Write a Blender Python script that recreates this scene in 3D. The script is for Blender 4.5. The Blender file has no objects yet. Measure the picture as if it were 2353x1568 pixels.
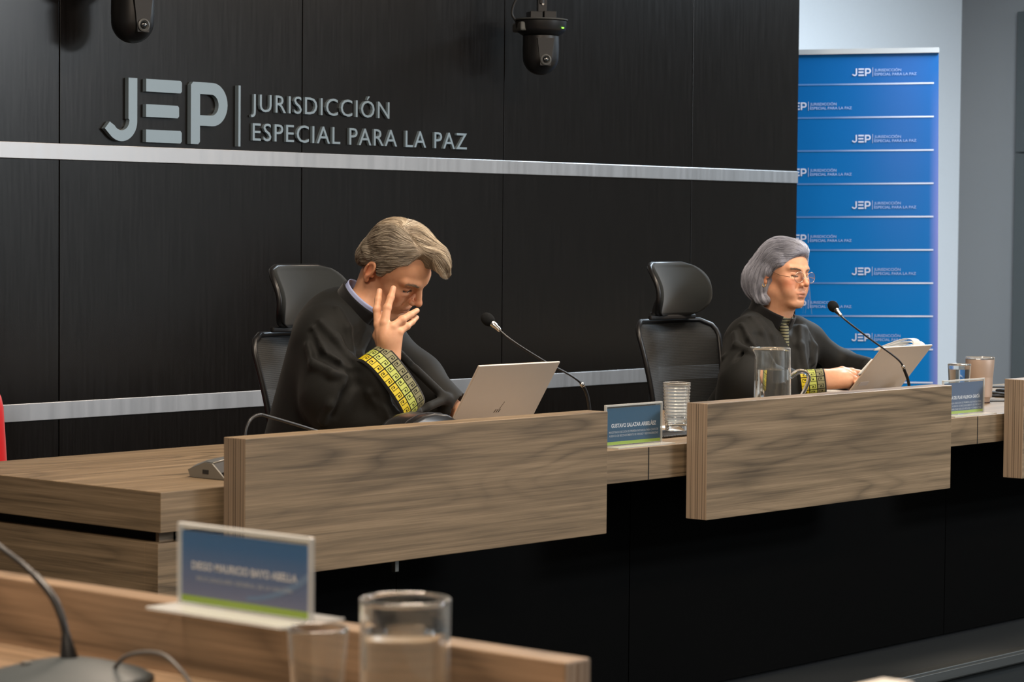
import bpy, bmesh, math, random
import numpy as np
from mathutils import Vector, Matrix, noise as mnoise

# ------------------------------------------------------------------ camera
SC = bpy.context.scene
COL = SC.collection
CAM_Z = 1.30
cam_data = bpy.data.cameras.new('camera')
cam = bpy.data.objects.new('camera', cam_data)
COL.objects.link(cam)
SC.camera = cam
yaw, pitch, roll = 0.85694, 0.04397, 0.00912
fw = Vector((math.sin(yaw) * math.cos(pitch), math.cos(yaw) * math.cos(pitch), -math.sin(pitch)))
rt = Vector((math.cos(yaw), -math.sin(yaw), 0))
up = rt.cross(fw)
r2 = rt * math.cos(roll) + up * math.sin(roll)
u2 = -rt * math.sin(roll) + up * math.cos(roll)
m = Matrix((r2, u2, -fw)).transposed().to_4x4()
m.translation = (0, 0, CAM_Z)
cam.matrix_world = m
cam_data.sensor_width = 36
cam_data.lens = 6004.7 * 36 / 2353
cam_data.clip_end = 100
cam_data.dof.use_dof = True
cam_data.dof.focus_distance = 7.2
cam_data.dof.aperture_fstop = 9.0

SC.view_settings.view_transform = 'Standard'
SC.view_settings.look = 'None'
SC.view_settings.gamma = 1
SC.view_settings.use_curve_mapping = False
SC.view_settings.exposure = 0.4
SC.cycles.use_denoising = True
SC.cycles.max_bounces = 10
SC.cycles.transparent_max_bounces = 24
SC.cycles.transmission_bounces = 12
SC.cycles.sample_clamp_indirect = 6
SC.cycles.caustics_reflective = False
SC.cycles.caustics_refractive = True
SC.cycles.blur_glossy = 1.0

world = bpy.data.worlds.new('world')
SC.world = world
world.use_nodes = True
world.node_tree.nodes['Background'].inputs[0].default_value = (0.55, 0.62, 0.70, 1)
world.node_tree.nodes['Background'].inputs[1].default_value = 0.12


def area(name, loc, size, power, color, target=None, rot=None):
    d = bpy.data.lights.new(name, 'AREA')
    d.shape = 'RECTANGLE'
    d.size, d.size_y = size
    d.energy = power
    d.color = color
    o = bpy.data.objects.new(name, d)
    o.location = loc
    if target is not None:
        o.rotation_euler = (Vector(target) - Vector(loc)).to_track_quat('-Z', 'Y').to_euler()
    COL.objects.link(o)
    return o


# ceiling luminaires of the room (recessed rectangular panels, facing down), with two added for reflections
CEIL = 3.05
WARM = (1.0, 0.83, 0.66)
COOL = (0.74, 0.88, 1.0)
area('ceiling_or_added_light', (4.3, 3.75, CEIL - .03), (1.2, .6), 52, WARM)
area('ceiling_or_added_light', (6.6, 3.75, CEIL - .03), (1.2, .6), 55, WARM)
area('ceiling_or_added_light', (9.0, 3.1, CEIL - .03), (1.2, .6), 26, WARM)
area('ceiling_or_added_light', (1.6, 2.6, CEIL - .03), (1.2, .6), 75, WARM)
area('ceiling_or_added_light', (.2, .4, CEIL - .03), (1.2, .6), 35, WARM)
area('ceiling_or_added_light', (4.6, .2, CEIL - .03), (1.2, .6), 40, WARM)
area('ceiling_or_added_light', (7.4, .2, CEIL - .03), (1.2, .6), 30, WARM)
area('ceiling_or_added_light', (9.3, -1.2, CEIL - .03), (1.6, 1.0), 300, (.88, .94, 1.0))  # added lamp, brightens the reflection high on the dark cladding
area('ceiling_or_added_light', (10.4, -3.2, CEIL - .03), (1.6, 1.0), 280, (.84, .93, 1.0))  # second added lamp, placed where the cladding mirrors it
area('ceiling_or_added_light', (9.9, 5.2, CEIL - .03), (1.2, .6), 140, COOL)

# ------------------------------------------------------------------ object helpers


def link(o, parent=None):
    COL.objects.link(o)
    if parent is not None:
        o.parent = parent
    return o


def empty(name, loc=(0, 0, 0), rz=0.0, label=None, cat=None, group=None):
    o = bpy.data.objects.new(name, None)
    o.empty_display_size = .05
    o.location = loc
    o.rotation_euler = (0, 0, rz)
    COL.objects.link(o)
    tag(o, label, cat, group)
    return o


def tag(o, label=None, cat=None, group=None, kind=None):
    if label:
        o['label'] = label
    if cat:
        o['category'] = cat
    if group:
        o['group'] = group
    if kind:
        o['kind'] = kind
    return o


def obj_from(name, verts, faces, mat, parent=None, smooth=False):
    me = bpy.data.meshes.new(name)
    me.from_pydata([tuple(v) for v in verts], [], [tuple(f) for f in faces])
    me.validate()
    if mat:
        me.materials.append(mat)
    if smooth:
        me.polygons.foreach_set('use_smooth', [True] * len(me.polygons))
    me.update()
    return link(bpy.data.objects.new(name, me), parent)


class MB:
    """collects shapes and links them as one mesh object"""

    def __init__(self):
        self.bm = bmesh.new()

    def box(self, lo, hi, bevel=0.0, seg=2):
        b = bmesh.new()
        c = [(lo[i] + hi[i]) / 2 for i in range(3)]
        s = [abs(hi[i] - lo[i]) for i in range(3)]
        bmesh.ops.create_cube(b, size=1, matrix=Matrix.Translation(c) @ Matrix.Diagonal((*s, 1)))
        if bevel > 0:
            bmesh.ops.bevel(b, geom=b.edges[:] + b.verts[:], offset=min(bevel, min(s) * .45), segments=seg, profile=.5, affect='EDGES')
        self.merge(b)
        return self

    def merge(self, b, mat=None):
        if mat is not None:
            b.transform(mat)
        me = bpy.data.meshes.new('t')
        b.to_mesh(me)
        b.free()
        self.bm.from_mesh(me)
        bpy.data.meshes.remove(me)

    def raw(self, verts, faces):
        vs = [self.bm.verts.new(v) for v in verts]
        for f in faces:
            try:
                self.bm.faces.new([vs[i] for i in f])
            except ValueError:
                pass
        return self

    def tube(self, pts, rad, n=12, caps=True):
        """round tube along pts; rad a number or list"""
        pts = [Vector(p) for p in pts]
        k = len(pts)
        rr = rad if hasattr(rad, '__len__') else [rad] * k
        T = []
        for i in range(k):
            a = pts[max(i - 1, 0)]
            b = pts[min(i + 1, k - 1)]
            T.append((b - a).normalized())
        ref = Vector((0, 0, 1)) if abs(T[0].z) < .9 else Vector((1, 0, 0))
        N = (ref - T[0] * ref.dot(T[0])).normalized()
        rings = []
        for i in range(k):
            N = (N - T[i] * N.dot(T[i])).normalized()
            Bn = T[i].cross(N)
            ring = []
            for j in range(n):
                a = 2 * math.pi * j / n
                ring.append(self.bm.verts.new(pts[i] + (N * math.cos(a) + Bn * math.sin(a)) * rr[i]))
            rings.append(ring)
        for i in range(k - 1):
            for j in range(n):
                self.bm.faces.new((rings[i][j], rings[i][(j + 1) % n], rings[i + 1][(j + 1) % n], rings[i + 1][j]))
        if caps:
            self.bm.faces.new(list(reversed(rings[0])))
            self.bm.faces.new(rings[-1])
        return self

    def lathe(self, prof, n=48, c=(0, 0, 0), closed=False, sx=1.0):
        """prof: list of (r,z) around the z axis through c"""
        rings = []
        for r, z in prof:
            if r < 1e-6:
                rings.append([self.bm.verts.new((c[0], c[1], c[2] + z))])
            else:
                rings.append([self.bm.verts.new((c[0] + r * sx * math.cos(2 * math.pi * j / n), c[1] + r * math.sin(2 * math.pi * j / n), c[2] + z)) for j in range(n)])
        k = len(rings)
        for i in range(k if closed else k - 1):
            a, b = rings[i], rings[(i + 1) % k]
            for j in range(n):
                j2 = (j + 1) % n
                if len(a) == 1 and len(b) == 1:
                    continue
                if len(a) == 1:
                    self.bm.faces.new((a[0], b[j2], b[j]))
                elif len(b) == 1:
                    self.bm.faces.new((a[j], a[j2], b[0]))
                else:
                    self.bm.faces.new((a[j], a[j2], b[j2], b[j]))
        return self

    def prism(self, poly, d0, d1, to3):
        """poly 2d outline, extruded between depths d0,d1; to3(u,v,d)->xyz"""
        a = [self.bm.verts.new(to3(u, v, d0)) for u, v in poly]
        b = [self.bm.verts.new(to3(u, v, d1)) for u, v in poly]
        n = len(poly)
        self.bm.faces.new(a)
        self.bm.faces.new(list(reversed(b)))
        for i in range(n):
            self.bm.faces.new((a[i], b[i], b[(i + 1) % n], a[(i + 1) % n]))
        return self

    def xf(self, mat):
        self.bm.transform(mat)
        return self

    def build(self, name, mat, parent=None, smooth=False, auto=None):
        bmesh.ops.recalc_face_normals(self.bm, faces=self.bm.faces[:])
        me = bpy.data.meshes.new(name)
        self.bm.to_mesh(me)
        self.bm.free()
        if mat:
            me.materials.append(mat)
        if smooth or auto:
            me.polygons.foreach_set('use_smooth', [True] * len(me.polygons))
        o = link(bpy.data.objects.new(name, me), parent)
        if auto:
            try:
                me.set_sharp_from_angle(angle=math.radians(auto))
            except Exception:
                pass
        return o


def sweep(pts, n=8):
    """Catmull-Rom through pts, n samples per span"""
    P = [Vector(p) for p in pts]
    P = [P[0] * 2 - P[1]] + P + [P[-1] * 2 - P[-2]]
    out = []
    for i in range(1, len(P) - 2):
        for s in range(n):
            t = s / n
            a, b, c, d = P[i - 1], P[i], P[i + 1], P[i + 2]
            out.append(.5 * ((2 * b) + (c - a) * t + (2 * a - 5 * b + 4 * c - d) * t * t + (3 * b - a - 3 * c + d) * t ** 3))
    out.append(P[-2])
    return out


# ------------------------------------------------------------------ materials
def new_mat(name):
    mt = bpy.data.materials.new(name)
    mt.use_nodes = True
    return mt, mt.node_tree.nodes, mt.node_tree.links, mt.node_tree.nodes['Principled BSDF']


def plain(name, col, rough=.5, metal=0.0, spec=.5, noise=0.0, nscale=60, bump=0.0, bscale=400, coat=0.0, sheen=0.0, alpha=1.0):
    mt, N, L, b = new_mat(name)
    b.inputs['Base Color'].default_value = (*col, 1)
    b.inputs['Roughness'].default_value = rough
    b.inputs['Metallic'].default_value = metal
    b.inputs['Specular IOR Level'].default_value = spec
    b.inputs['Coat Weight'].default_value = coat
    b.inputs['Coat Roughness'].default_value = .1
    b.inputs['Sheen Weight'].default_value = sheen
    b.inputs['Alpha'].default_value = alpha
    tc = N.new('ShaderNodeTexCoord')
    if noise > 0:
        t = N.new('ShaderNodeTexNoise')
        t.inputs['Scale'].default_value = nscale
        t.inputs['Detail'].default_value = 4
        L.new(tc.outputs['Object'], t.inputs['Vector'])
        mx = N.new('ShaderNodeMix')
        mx.data_type = 'RGBA'
        mx.inputs[6].default_value = (*[c * (1 - noise) for c in col], 1)
        mx.inputs[7].default_value = (*[min(1, c * (1 + noise)) for c in col], 1)
        L.new(t.outputs['Fac'], mx.inputs[0])
        L.new(mx.outputs[2], b.inputs['Base Color'])
    if bump > 0:
        t = N.new('ShaderNodeTexNoise')
        t.inputs['Scale'].default_value = bscale
        t.inputs['Detail'].default_value = 3
        L.new(tc.outputs['Object'], t.inputs['Vector'])
        bp = N.new('ShaderNodeBump')
        bp.inputs['Strength'].default_value = bump
        bp.inputs['Distance'].default_value = .001
        L.new(t.outputs['Fac'], bp.inputs['Height'])
        L.new(bp.outputs['Normal'], b.inputs['Normal'])
    return mt


def wood(name, axis='X', tint=(.97, .94, .84), seed=0.0):
    """greige elm laminate, grain running along axis, long cathedral figures"""
    mt, N, L, b = new_mat(name)
    tc = N.new('ShaderNodeTexCoord')

    def noise(scale, stretch, detail, rough=.5, dist=0.0):
        mp = N.new('ShaderNodeMapping')
        L.new(tc.outputs['Object'], mp.inputs['Vector'])
        mp.inputs['Scale'].default_value = {'X': (stretch, 1, 1), 'Y': (1, stretch, 1), 'Z': (1, 1, stretch)}[axis]
        mp.inputs['Location'].default_value = (seed, seed * 1.7, seed * .6)
        t = N.new('ShaderNodeTexNoise')
        t.inputs['Scale'].default_value = scale
        t.inputs['Detail'].default_value = detail
        t.inputs['Roughness'].default_value = rough
        t.inputs['Distortion'].default_value = dist
        L.new(mp.outputs['Vector'], t.inputs['Vector'])
        return t.outputs['Fac']

    def math_(op, a, b_=None, v=None):
        n = N.new('ShaderNodeMath')
        n.operation = op
        for i, x in enumerate((a, b_)):
            if x is None:
                continue
            if isinstance(x, (int, float)):
                n.inputs[i].default_value = x
            else:
                L.new(x, n.inputs[i])
        return n.outputs[0]
    big = noise(4.6, .13, 2.0, .5, .25)
    # contour lines of the large noise make the cathedral figure
    rings = math_('FRACT', math_('MULTIPLY', big, 17.0))
    rings = math_('ABSOLUTE', math_('SUBTRACT', rings, .5))      # 0..0.5
    rings = math_('POWER', math_('MULTIPLY', rings, 2.0), 2.4)
    fine = noise(300, .012, 5, .7)
    mid = noise(80, .022, 4, .6, .1)
    band = noise(20, .05, 3, .5)
    mask = N.new('ShaderNodeMapRange')
    mask.inputs[1].default_value = .48
    mask.inputs[2].default_value = .64
    L.new(noise(4.2, .28, 2, .5), mask.inputs[0])
    rg = math_('MULTIPLY', rings, math_('ADD', math_('MULTIPLY', mask.outputs[0], .46), .12))
    v = math_('ADD', math_('MULTIPLY', mid, .52), math_('MULTIPLY', fine, .48))
    v = math_('ADD', v, math_('MULTIPLY', math_('SUBTRACT', band, .5), .30))
    v = math_('SUBTRACT', v, math_('MULTIPLY', rg, .34))
    cr = N.new('ShaderNodeValToRGB')
    e = cr.color_ramp.elements
    e[0].position = .20
    e[0].color = (.075 * tint[0], .055 * tint[1], .036 * tint[2], 1)
    e[1].position = .66
    e[1].color = (.345 * tint[0], .258 * tint[1], .180 * tint[2], 1)
    x = cr.color_ramp.elements.new(.38)
    x.color = (.155 * tint[0], .115 * tint[1], .078 * tint[2], 1)
    x = cr.color_ramp.elements.new(.51)
    x.color = (.240 * tint[0], .178 * tint[1], .121 * tint[2], 1)
    L.new(v, cr.inputs[0])
    L.new(cr.outputs[0], b.inputs['Base Color'])
    b.inputs['Roughness'].default_value = .45
    b.inputs['Specular IOR Level'].default_value = .35
    bp = N.new('ShaderNodeBump')
    bp.inputs['Strength'].default_value = .15
    bp.inputs['Distance'].default_value = .0006
    L.new(fine, bp.inputs['Height'])
    L.new(bp.outputs['Normal'], b.inputs['Normal'])
    return mt


def ply_edge(name, axis):
    """end grain of the laminated boards: thin vertical sheets"""
    mt, N, L, b = new_mat(name)
    tc = N.new('ShaderNodeTexCoord')
    mp = N.new('ShaderNodeMapping')
    mp.inputs['Scale'].default_value = {'Y': (0, 1, .01), 'X': (1, 0, .01)}[axis]
    L.new(tc.outputs['Object'], mp.inputs['Vector'])
    t = N.new('ShaderNodeTexNoise')
    t.inputs['Scale'].default_value = 170
    t.inputs['Detail'].default_value = 2
    L.new(mp.outputs['Vector'], t.inputs['Vector'])
    cr = N.new('ShaderNodeValToRGB')
    cr.color_ramp.elements[0].position = .35
    cr.color_ramp.elements[0].color = (.23, .170, .118, 1)
    cr.color_ramp.elements[1].position = .62
    cr.color_ramp.elements[1].color = (.34, .255, .180, 1)
    L.new(t.outputs['Fac'], cr.inputs[0])
    L.new(cr.outputs[0], b.inputs['Base Color'])
    b.inputs['Roughness'].default_value = .55
    return mt


def cladding(name):
    """very dark wenge laminate with a satin sheen and fine vertical grain"""
    mt, N, L, b = new_mat(name)
    tc = N.new('ShaderNodeTexCoord')
    mp = N.new('ShaderNodeMapping')
    mp.inputs['Scale'].default_value = (1, 1, .05)
    L.new(tc.outputs['Object'], mp.inputs['Vector'])
    t = N.new('ShaderNodeTexNoise')
    t.inputs['Scale'].default_value = 90
    t.inputs['Detail'].default_value = 5
    t.inputs['Roughness'].default_value = .7
    L.new(mp.outputs['Vector'], t.inputs['Vector'])
    cr = N.new('ShaderNodeValToRGB')
    cr.color_ramp.elements[0].position = .3
    cr.color_ramp.elements[0].color = (.0042, .0032, .0025, 1)
    cr.color_ramp.elements[1].position = .75
    cr.color_ramp.elements[1].color = (.0066, .0048, .0036, 1)
    L.new(t.outputs['Fac'], cr.inputs[0])
    L.new(cr.outputs[0], b.inputs['Base Color'])
    mr = N.new('ShaderNodeMapRange')
    mr.inputs[1].default_value = .3
    mr.inputs[2].default_value = .7
    mr.inputs[3].default_value = .21
    mr.inputs[4].default_value = .26
    L.new(t.outputs['Fac'], mr.inputs[0])
    L.new(mr.outputs[0], b.inputs['Roughness'])
    b.inputs['Specular IOR Level'].default_value = .5
    bp = N.new('ShaderNodeBump')
    bp.inputs['Strength'].default_value = .05
    bp.inputs['Distance'].default_value = .0003
    L.new(t.outputs['Fac'], bp.inputs['Height'])
    L.new(bp.outputs['Normal'], b.inputs['Normal'])
    return mt


def glass(name, col=(1, 1, 1), rough=0.0, ior=1.45):
    mt, N, L, b = new_mat(name)
    b.inputs['Base Color'].default_value = (*col, 1)
    b.inputs['Roughness'].default_value = rough
    b.inputs['IOR'].default_value = ior
    b.inputs['Transmission Weight'].default_value = 1.0
    return mt


def ware_glass(name, tint=(.97, .99, .98)):
    """drinking glass: refractive, its lamp-lit edges painted in as pale diffuse"""
    mt = glass(name, tint)
    N, L = mt.node_tree.nodes, mt.node_tree.links
    b = N['Principled BSDF']
    df = N.new('ShaderNodeBsdfDiffuse')
    df.inputs[0].default_value = (.80, .80, .78, 1)  # white mixed in at the edges stands in for refracted lamplight
    lw = N.new('ShaderNodeLayerWeight')
    lw.inputs[0].default_value = .5
    pw = N.new('ShaderNodeMath')
    pw.operation = 'POWER'
    pw.inputs[1].default_value = 5.0
    mu = N.new('ShaderNodeMath')
    mu.operation = 'MULTIPLY_ADD'
    mu.inputs[1].default_value = .45
    mu.inputs[2].default_value = .025
    mx = N.new('ShaderNodeMixShader')
    L.new(lw.outputs['Facing'], pw.inputs[0])
    L.new(pw.outputs[0], mu.inputs[0])
    L.new(mu.outputs[0], mx.inputs[0])
    L.new(b.outputs[0], mx.inputs[1])
    L.new(df.outputs[0], mx.inputs[2])
    L.new(mx.outputs[0], N['Material Output'].inputs['Surface'])
    return mt


def clear_sheet(name, tint=(.95, .97, .97), haze=.012):
    """thin clear acrylic: see-through with a fresnel reflection and a faint milky edge"""
    mt, N, L, b = new_mat(name)
    b.inputs['Base Color'].default_value = (.8, .8, .78, 1)
    b.inputs['Roughness'].default_value = .08
    tr = N.new('ShaderNodeBsdfTransparent')
    tr.inputs[0].default_value = (*tint, 1)
    fr = N.new('ShaderNodeLayerWeight')
    fr.inputs[0].default_value = .5
    pw = N.new('ShaderNodeMath')
    pw.operation = 'POWER'
    pw.inputs[1].default_value = 4.0
    ad = N.new('ShaderNodeMath')
    ad.operation = 'ADD'
    ad.inputs[1].default_value = haze
    ad.use_clamp = True
    mx = N.new('ShaderNodeMixShader')
    L.new(fr.outputs['Facing'], pw.inputs[0])
    L.new(pw.outputs[0], ad.inputs[0])
    L.new(ad.outputs[0], mx.inputs[0])
    L.new(tr.outputs[0], mx.inputs[1])
    L.new(b.outputs[0], mx.inputs[2])
    L.new(mx.outputs[0], N['Material Output'].inputs['Surface'])
    return mt


def brushed(name, col, rough=.3, axis='Z'):
    mt, N, L, b = new_mat(name)
    tc = N.new('ShaderNodeTexCoord')
    mp = N.new('ShaderNodeMapping')
    mp.inputs['Scale'].default_value = {'Z': (1, 1, .02), 'X': (.02, 1, 1)}[axis]
    L.new(tc.outputs['Object'], mp.inputs['Vector'])
    t = N.new('ShaderNodeTexNoise')
    t.inputs['Scale'].default_value = 40
    t.inputs['Detail'].default_value = 5
    L.new(mp.outputs['Vector'], t.inputs['Vector'])
    mr = N.new('ShaderNodeMapRange')
    mr.inputs[3].default_value = rough * .8
    mr.inputs[4].default_value = rough * 1.3
    L.new(t.outputs['Fac'], mr.inputs[0])
    L.new(mr.outputs[0], b.inputs['Roughness'])
    b.inputs['Base Color'].default_value = (*col, 1)
    b.inputs['Metallic'].default_value = .85
    return mt


M = dict(
    woodX=wood('elm_laminate_long', 'X'), woodY=wood('elm_laminate_side', 'Y', seed=3.3),
    woodX2=wood('elm_laminate_panel', 'X', seed=7.9), woodX3=wood('elm_laminate_edge', 'X', seed=12.1),
    woodX4=wood('elm_laminate_panel_b', 'X', seed=17.4),
    clad=cladding('wenge_cladding'),
    black_lam=plain('black_laminate', (.0016, .0015, .0013), .7, spec=.05, noise=.3, nscale=30),
    joint=plain('shadow_gap', (.003, .003, .003), .9),
    alu=brushed('brushed_aluminium', (.50, .50, .51), .38),
    letter=plain('satin_acrylic_letter', (.26, .34, .40), .38, metal=.2, coat=.15),
    white_wall=plain('white_paint', (.82, .84, .86), .8, noise=.02),
    shaded_wall=plain('shaded_wall_grey', (.22, .215, .21), .85, noise=.03, nscale=300),  # grey colour carries the weaker light on the side wall
    dark_grey=plain('dark_grey_panel', (.060, .066, .064), .6),
    ceiling=plain('ceiling_paint', (.62, .62, .6), .9),
    carpet=plain('dark_carpet', (.018, .021, .021), .95, noise=.6, nscale=700, bump=.6, bscale=900),
    floor_low=plain('dark_floor', (.02, .02, .02), .7, noise=.3),
    nosing=brushed('nosing_metal', (.14, .15, .15), .4, 'X'),
    black_plastic=plain('black_plastic', (.010, .010, .011), .38, noise=.1),
    matt_black=plain('matt_black_plastic', (.012, .012, .013), .6, bump=.2, bscale=800),
    grey_plastic=plain('grey_plastic', (.10, .105, .105), .4),
    silver=plain('silver_plastic', (.26, .25, .225), .35, metal=.5),
    chrome=plain('chrome', (.75, .73, .7), .16, metal=1.0),
    foam=plain('foam_windscreen', (.012, .013, .014), .95, spec=.1, bump=.8, bscale=1500),
    glass=ware_glass('clear_glass'), water=glass('water', (.97, .99, 1.0), 0, 1.33),
    acrylic=clear_sheet('clear_acrylic'), acrylic_edge=clear_sheet('frosted_acrylic_edge', (.9, .9, .9), .42),
    ply_y=ply_edge('ply_end_grain', 'Y'), ply_x=ply_edge('ply_end_grain_side', 'X'),
    woodN=wood('elm_laminate_near', 'Y', tint=(1.06, .95, .86), seed=5.1),
    paper=plain('white_paper', (.78, .78, .76), .8),
    laptop=plain('silver_laptop_shell', (.62, .54, .46), .42, metal=.25, noise=.02),
    dark_key=plain('dark_keys', (.02, .02, .02), .6),
    steel_cup=plain('champagne_powder_coat', (.52, .40, .33), .42, metal=.45, noise=.03, nscale=900),
    led=None,
)

# ------------------------------------------------------------------ text and logo outlines
_glyph = {}


def text_data(s, bold=0.0, depth=0.0, spacing=1.0):
    """mesh verts/faces of a line of sans-serif capitals, cap height 1, starting at u=0"""
    key = (s, bold, depth, spacing)
    if key in _glyph:
        return _glyph[key]

    def raw(t, off, ext):
        cu = bpy.data.curves.new('txt', 'FONT')
        cu.body = t
        cu.size = 1
        cu.offset = off
        cu.extrude = ext
        cu.space_character = spacing
        cu.resolution_u = 3
        o = bpy.data.objects.new('txt', cu)
        COL.objects.link(o)
        dg = bpy.context.evaluated_depsgraph_get()
        me = bpy.data.meshes.new_from_object(o.evaluated_get(dg))
        v = np.empty(len(me.vertices) * 3)
        me.vertices.foreach_get('co', v)
        f = [tuple(p.vertices) for p in me.polygons]
        bpy.data.objects.remove(o)
        bpy.data.curves.remove(cu)
        bpy.data.meshes.remove(me)
        return v.reshape(-1, 3), f
    h, _ = raw('H', bold, 0)
    cap = h[:, 1].max() - h[:, 1].min()
    base = h[:, 1].min()
    v, f = raw(s, bold, depth * .5 * cap)
    v = v.copy()
    v[:, 0] -= v[:, 0].min()
    v[:, 1] -= base
    v /= cap
    _glyph[key] = (v, f)
    return v, f


def text_part(name, s, mat, parent, origin, U, V, cap, width=None, bold=0.0, thick=0.0, spacing=1.0):
    """line of text as a mesh: origin is the lower left of the line, U and V unit axes, depth along UxV"""
    v, f = text_data(s, bold, (thick / cap) if thick else 0.0, spacing)
    U, V = Vector(U), Vector(V)
    W = U.cross(V)
    sx = cap if width is None else width / v[:, 0].max()
    co = [Vector(origin) + U * (a * sx) + V * (b * cap) + W * (c * cap) for a, b, c in v]
    return obj_from(name, co, f, mat, parent)


def arc(cx, cy, r, a0, a1, n=10):
    return [(cx + r * math.cos(math.radians(a0 + (a1 - a0) * i / n)), cy + r * math.sin(math.radians(a0 + (a1 - a0) * i / n))) for i in range(n + 1)]


# letters of the emblem, unit height, u to the right, v up; each is a list of simple outlines
def emblem():
    J = [(.48, 1), (.66, 1)] + [(.66, .32)] + arc(.335, .325, .325, 0, -128, 14) + [(.0, .19), (.10, .30)] + arc(.335, .335, .165, 215, 360, 12) + [(.48, .36)]
    w = .20
    E = []
    for v0, w1 in ((1 - w, .76), (.5 - w / 2, .70), (0, .76)):
        E.append([(0, v0), (w1 - .03, v0)] + [(w1, v0 + .03), (w1, v0 + w - .03), (w1 - .03, v0 + w), (0, v0 + w)])
    # P as a closed band: stem and bowl cut along one seam
    P = [(0, 0), (.17, 0), (.21, .04), (.21, .30), (.50, .30)] + arc(.50, .65, .35, -90, 90, 16) + [(.05, 1), (0, .95)]
    Ph = [(.21, .47), (.21, .81), (.47, .81)] + arc(.47, .64, .17, 90, -90, 12)
    return J, E, P, Ph


def emblem_pieces(bx, d0, d1, to3, mb_J, mb_E, mb_P):
    """bx: x of J, E, P and horizontal scale for each (in units of height)"""
    J, E, P, Ph = emblem()
    (jx, js), (ex, es), (px, ps) = bx
    mb_J.prism([(jx + u * js, v) for u, v in J], d0, d1, to3)
    for q in E:
        mb_E.prism([(ex + u * es, v) for u, v in q], d0, d1, to3)
    # the bowl of the P: outer and inner outline bridged
    out = [(.21, .30), (.50, .30)] + arc(.50, .65, .35, -90, 90, 16) + [(.21, 1)]
    inn = [(.21, .47), (.47, .47)] + arc(.47, .64, .17, -90, 90, 16) + [(.21, .81)]
    mb_P.prism([(px + u * ps, v) for u, v in [(0, .0), (.17, 0), (.21, .04), (.21, 1), (.05, 1), (0, .95)]], d0, d1, to3)
    n = len(out)
    for i in range(n - 1):
        mb_P.prism([(px + u * ps, v) for u, v in (out[i], out[i + 1], inn[i + 1], inn[i])], d0, d1, to3)


# ------------------------------------------------------------------ the room
WY = 6.10           # face of the dark cladding
seams = [3.85, 4.985, 5.989, 6.987, 8.091, 8.806]


def structure(name, mb, mat, **k):
    return tag(mb.build(name, mat, **k), kind='structure')


structure('floor', MB().box((3.0, 4.10, -.15), (12.4, 7.6, 0.0)).box((-6, -6, -.40), (14, 4.10, -.15)).box((-6, 4.10, -.40), (3.0, 7.6, -.15)), M['carpet'])
structure('trim_1', MB().box((3.0, 4.055, -.035), (12.2, 4.10, .006), .003).box((3.0, 4.048, -.03), (12.2, 4.056, -.002), .002), M['nosing'])

bk = MB().box((2.2, WY + .02, 0), (8.80, WY + .25, 3.05))
wb = structure('wall_back', bk, M['joint'])
for i in range(len(seams) - 1):
    x0, x1 = (2.2 if i == 0 else seams[i]) + .002, seams[i + 1] - .002
    o = MB().box((x0, WY, .1), (x1, WY + .02, 1.4845 - .0), .001).box((x0, WY, 1.5325), (x1, WY + .02, 3.05), .001).build('cladding_panel', M['clad'], wb)
structure('trim_2', MB().box((2.2, WY - .004, 1.4845), (8.805, WY + .01, 1.5325), .0015), M['alu'])
structure('trim_3', MB().box((2.2, WY - .004, .713), (8.805, WY + .01, .7655), .0015), M['alu'])
structure('wall_rear', MB().box((8.0, 7.40, 0), (12.4, 7.6, 3.05)), M['white_wall'])
wr = structure('wall_right', MB().box((12.2, -6, -.4), (12.4, 7.40, 3.05)), M['shaded_wall'])
dp = MB()  # panelling extended along the unseen wall to darken the cladding's reflection
for i in range(10):
    ya, yb = 7.044 - 1.3 * (i + 1) + .003, 7.044 - 1.3 * i
    dp.box((12.165, ya, 0), (12.2, yb, 1.707), .004).box((12.165, ya, 1.713), (12.2, yb, 2.451), .004)
structure('trim_4', dp, M['dark_grey'])
structure('wall_left', MB().box((-6.2, -6, -.4), (-6, 7.6, 3.05)), M['white_wall'])
structure('wall_front', MB().box((-6, -6.2, -.4), (12.4, -6, 3.05)), M['white_wall'])
structure('wall_side', MB().box((-6, 7.4, -.4), (2.2, 7.6, 3.05)).box((2.1, 6.1, -.4), (2.2, 7.4, 3.05)), M['white_wall'])
structure('ceiling', MB().box((-6, -6, 3.05), (12.4, 7.6, 3.2)), M['ceiling'])

# ------------------------------------------------------------------ raised lettering on the dark wall
sign = empty('wall_sign', (5.95, WY, 1.54), label='raised satin grey court lettering and emblem on the dark wall panels', cat='sign')
S = 1


def sign_part(name, mb):
    mb.xf(Matrix.Translation((-5.95, -WY, -1.54)))
    return mb.build(name, M['letter'], sign)


H0 = 1.546
HT = .193


def on_wall(u, v, d):
    return (5.1459 + u * HT, WY - d, H0 + v * HT)


mj, me_, mp_ = MB(), MB(), MB()
emblem_pieces(((0, 1.00), ((5.3088 - 5.1459) / HT, .99), ((5.4914 - 5.1459) / HT, .94)), .0, .016, on_wall, mj, me_, mp_)
sign_part('letter', mj)
sign_part('letter', me_)
sign_part('letter', mp_)
sign_part('divider_bar', MB().box((5.6925, WY - .016, 1.544), (5.7015, WY, 1.7365)))


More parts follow.
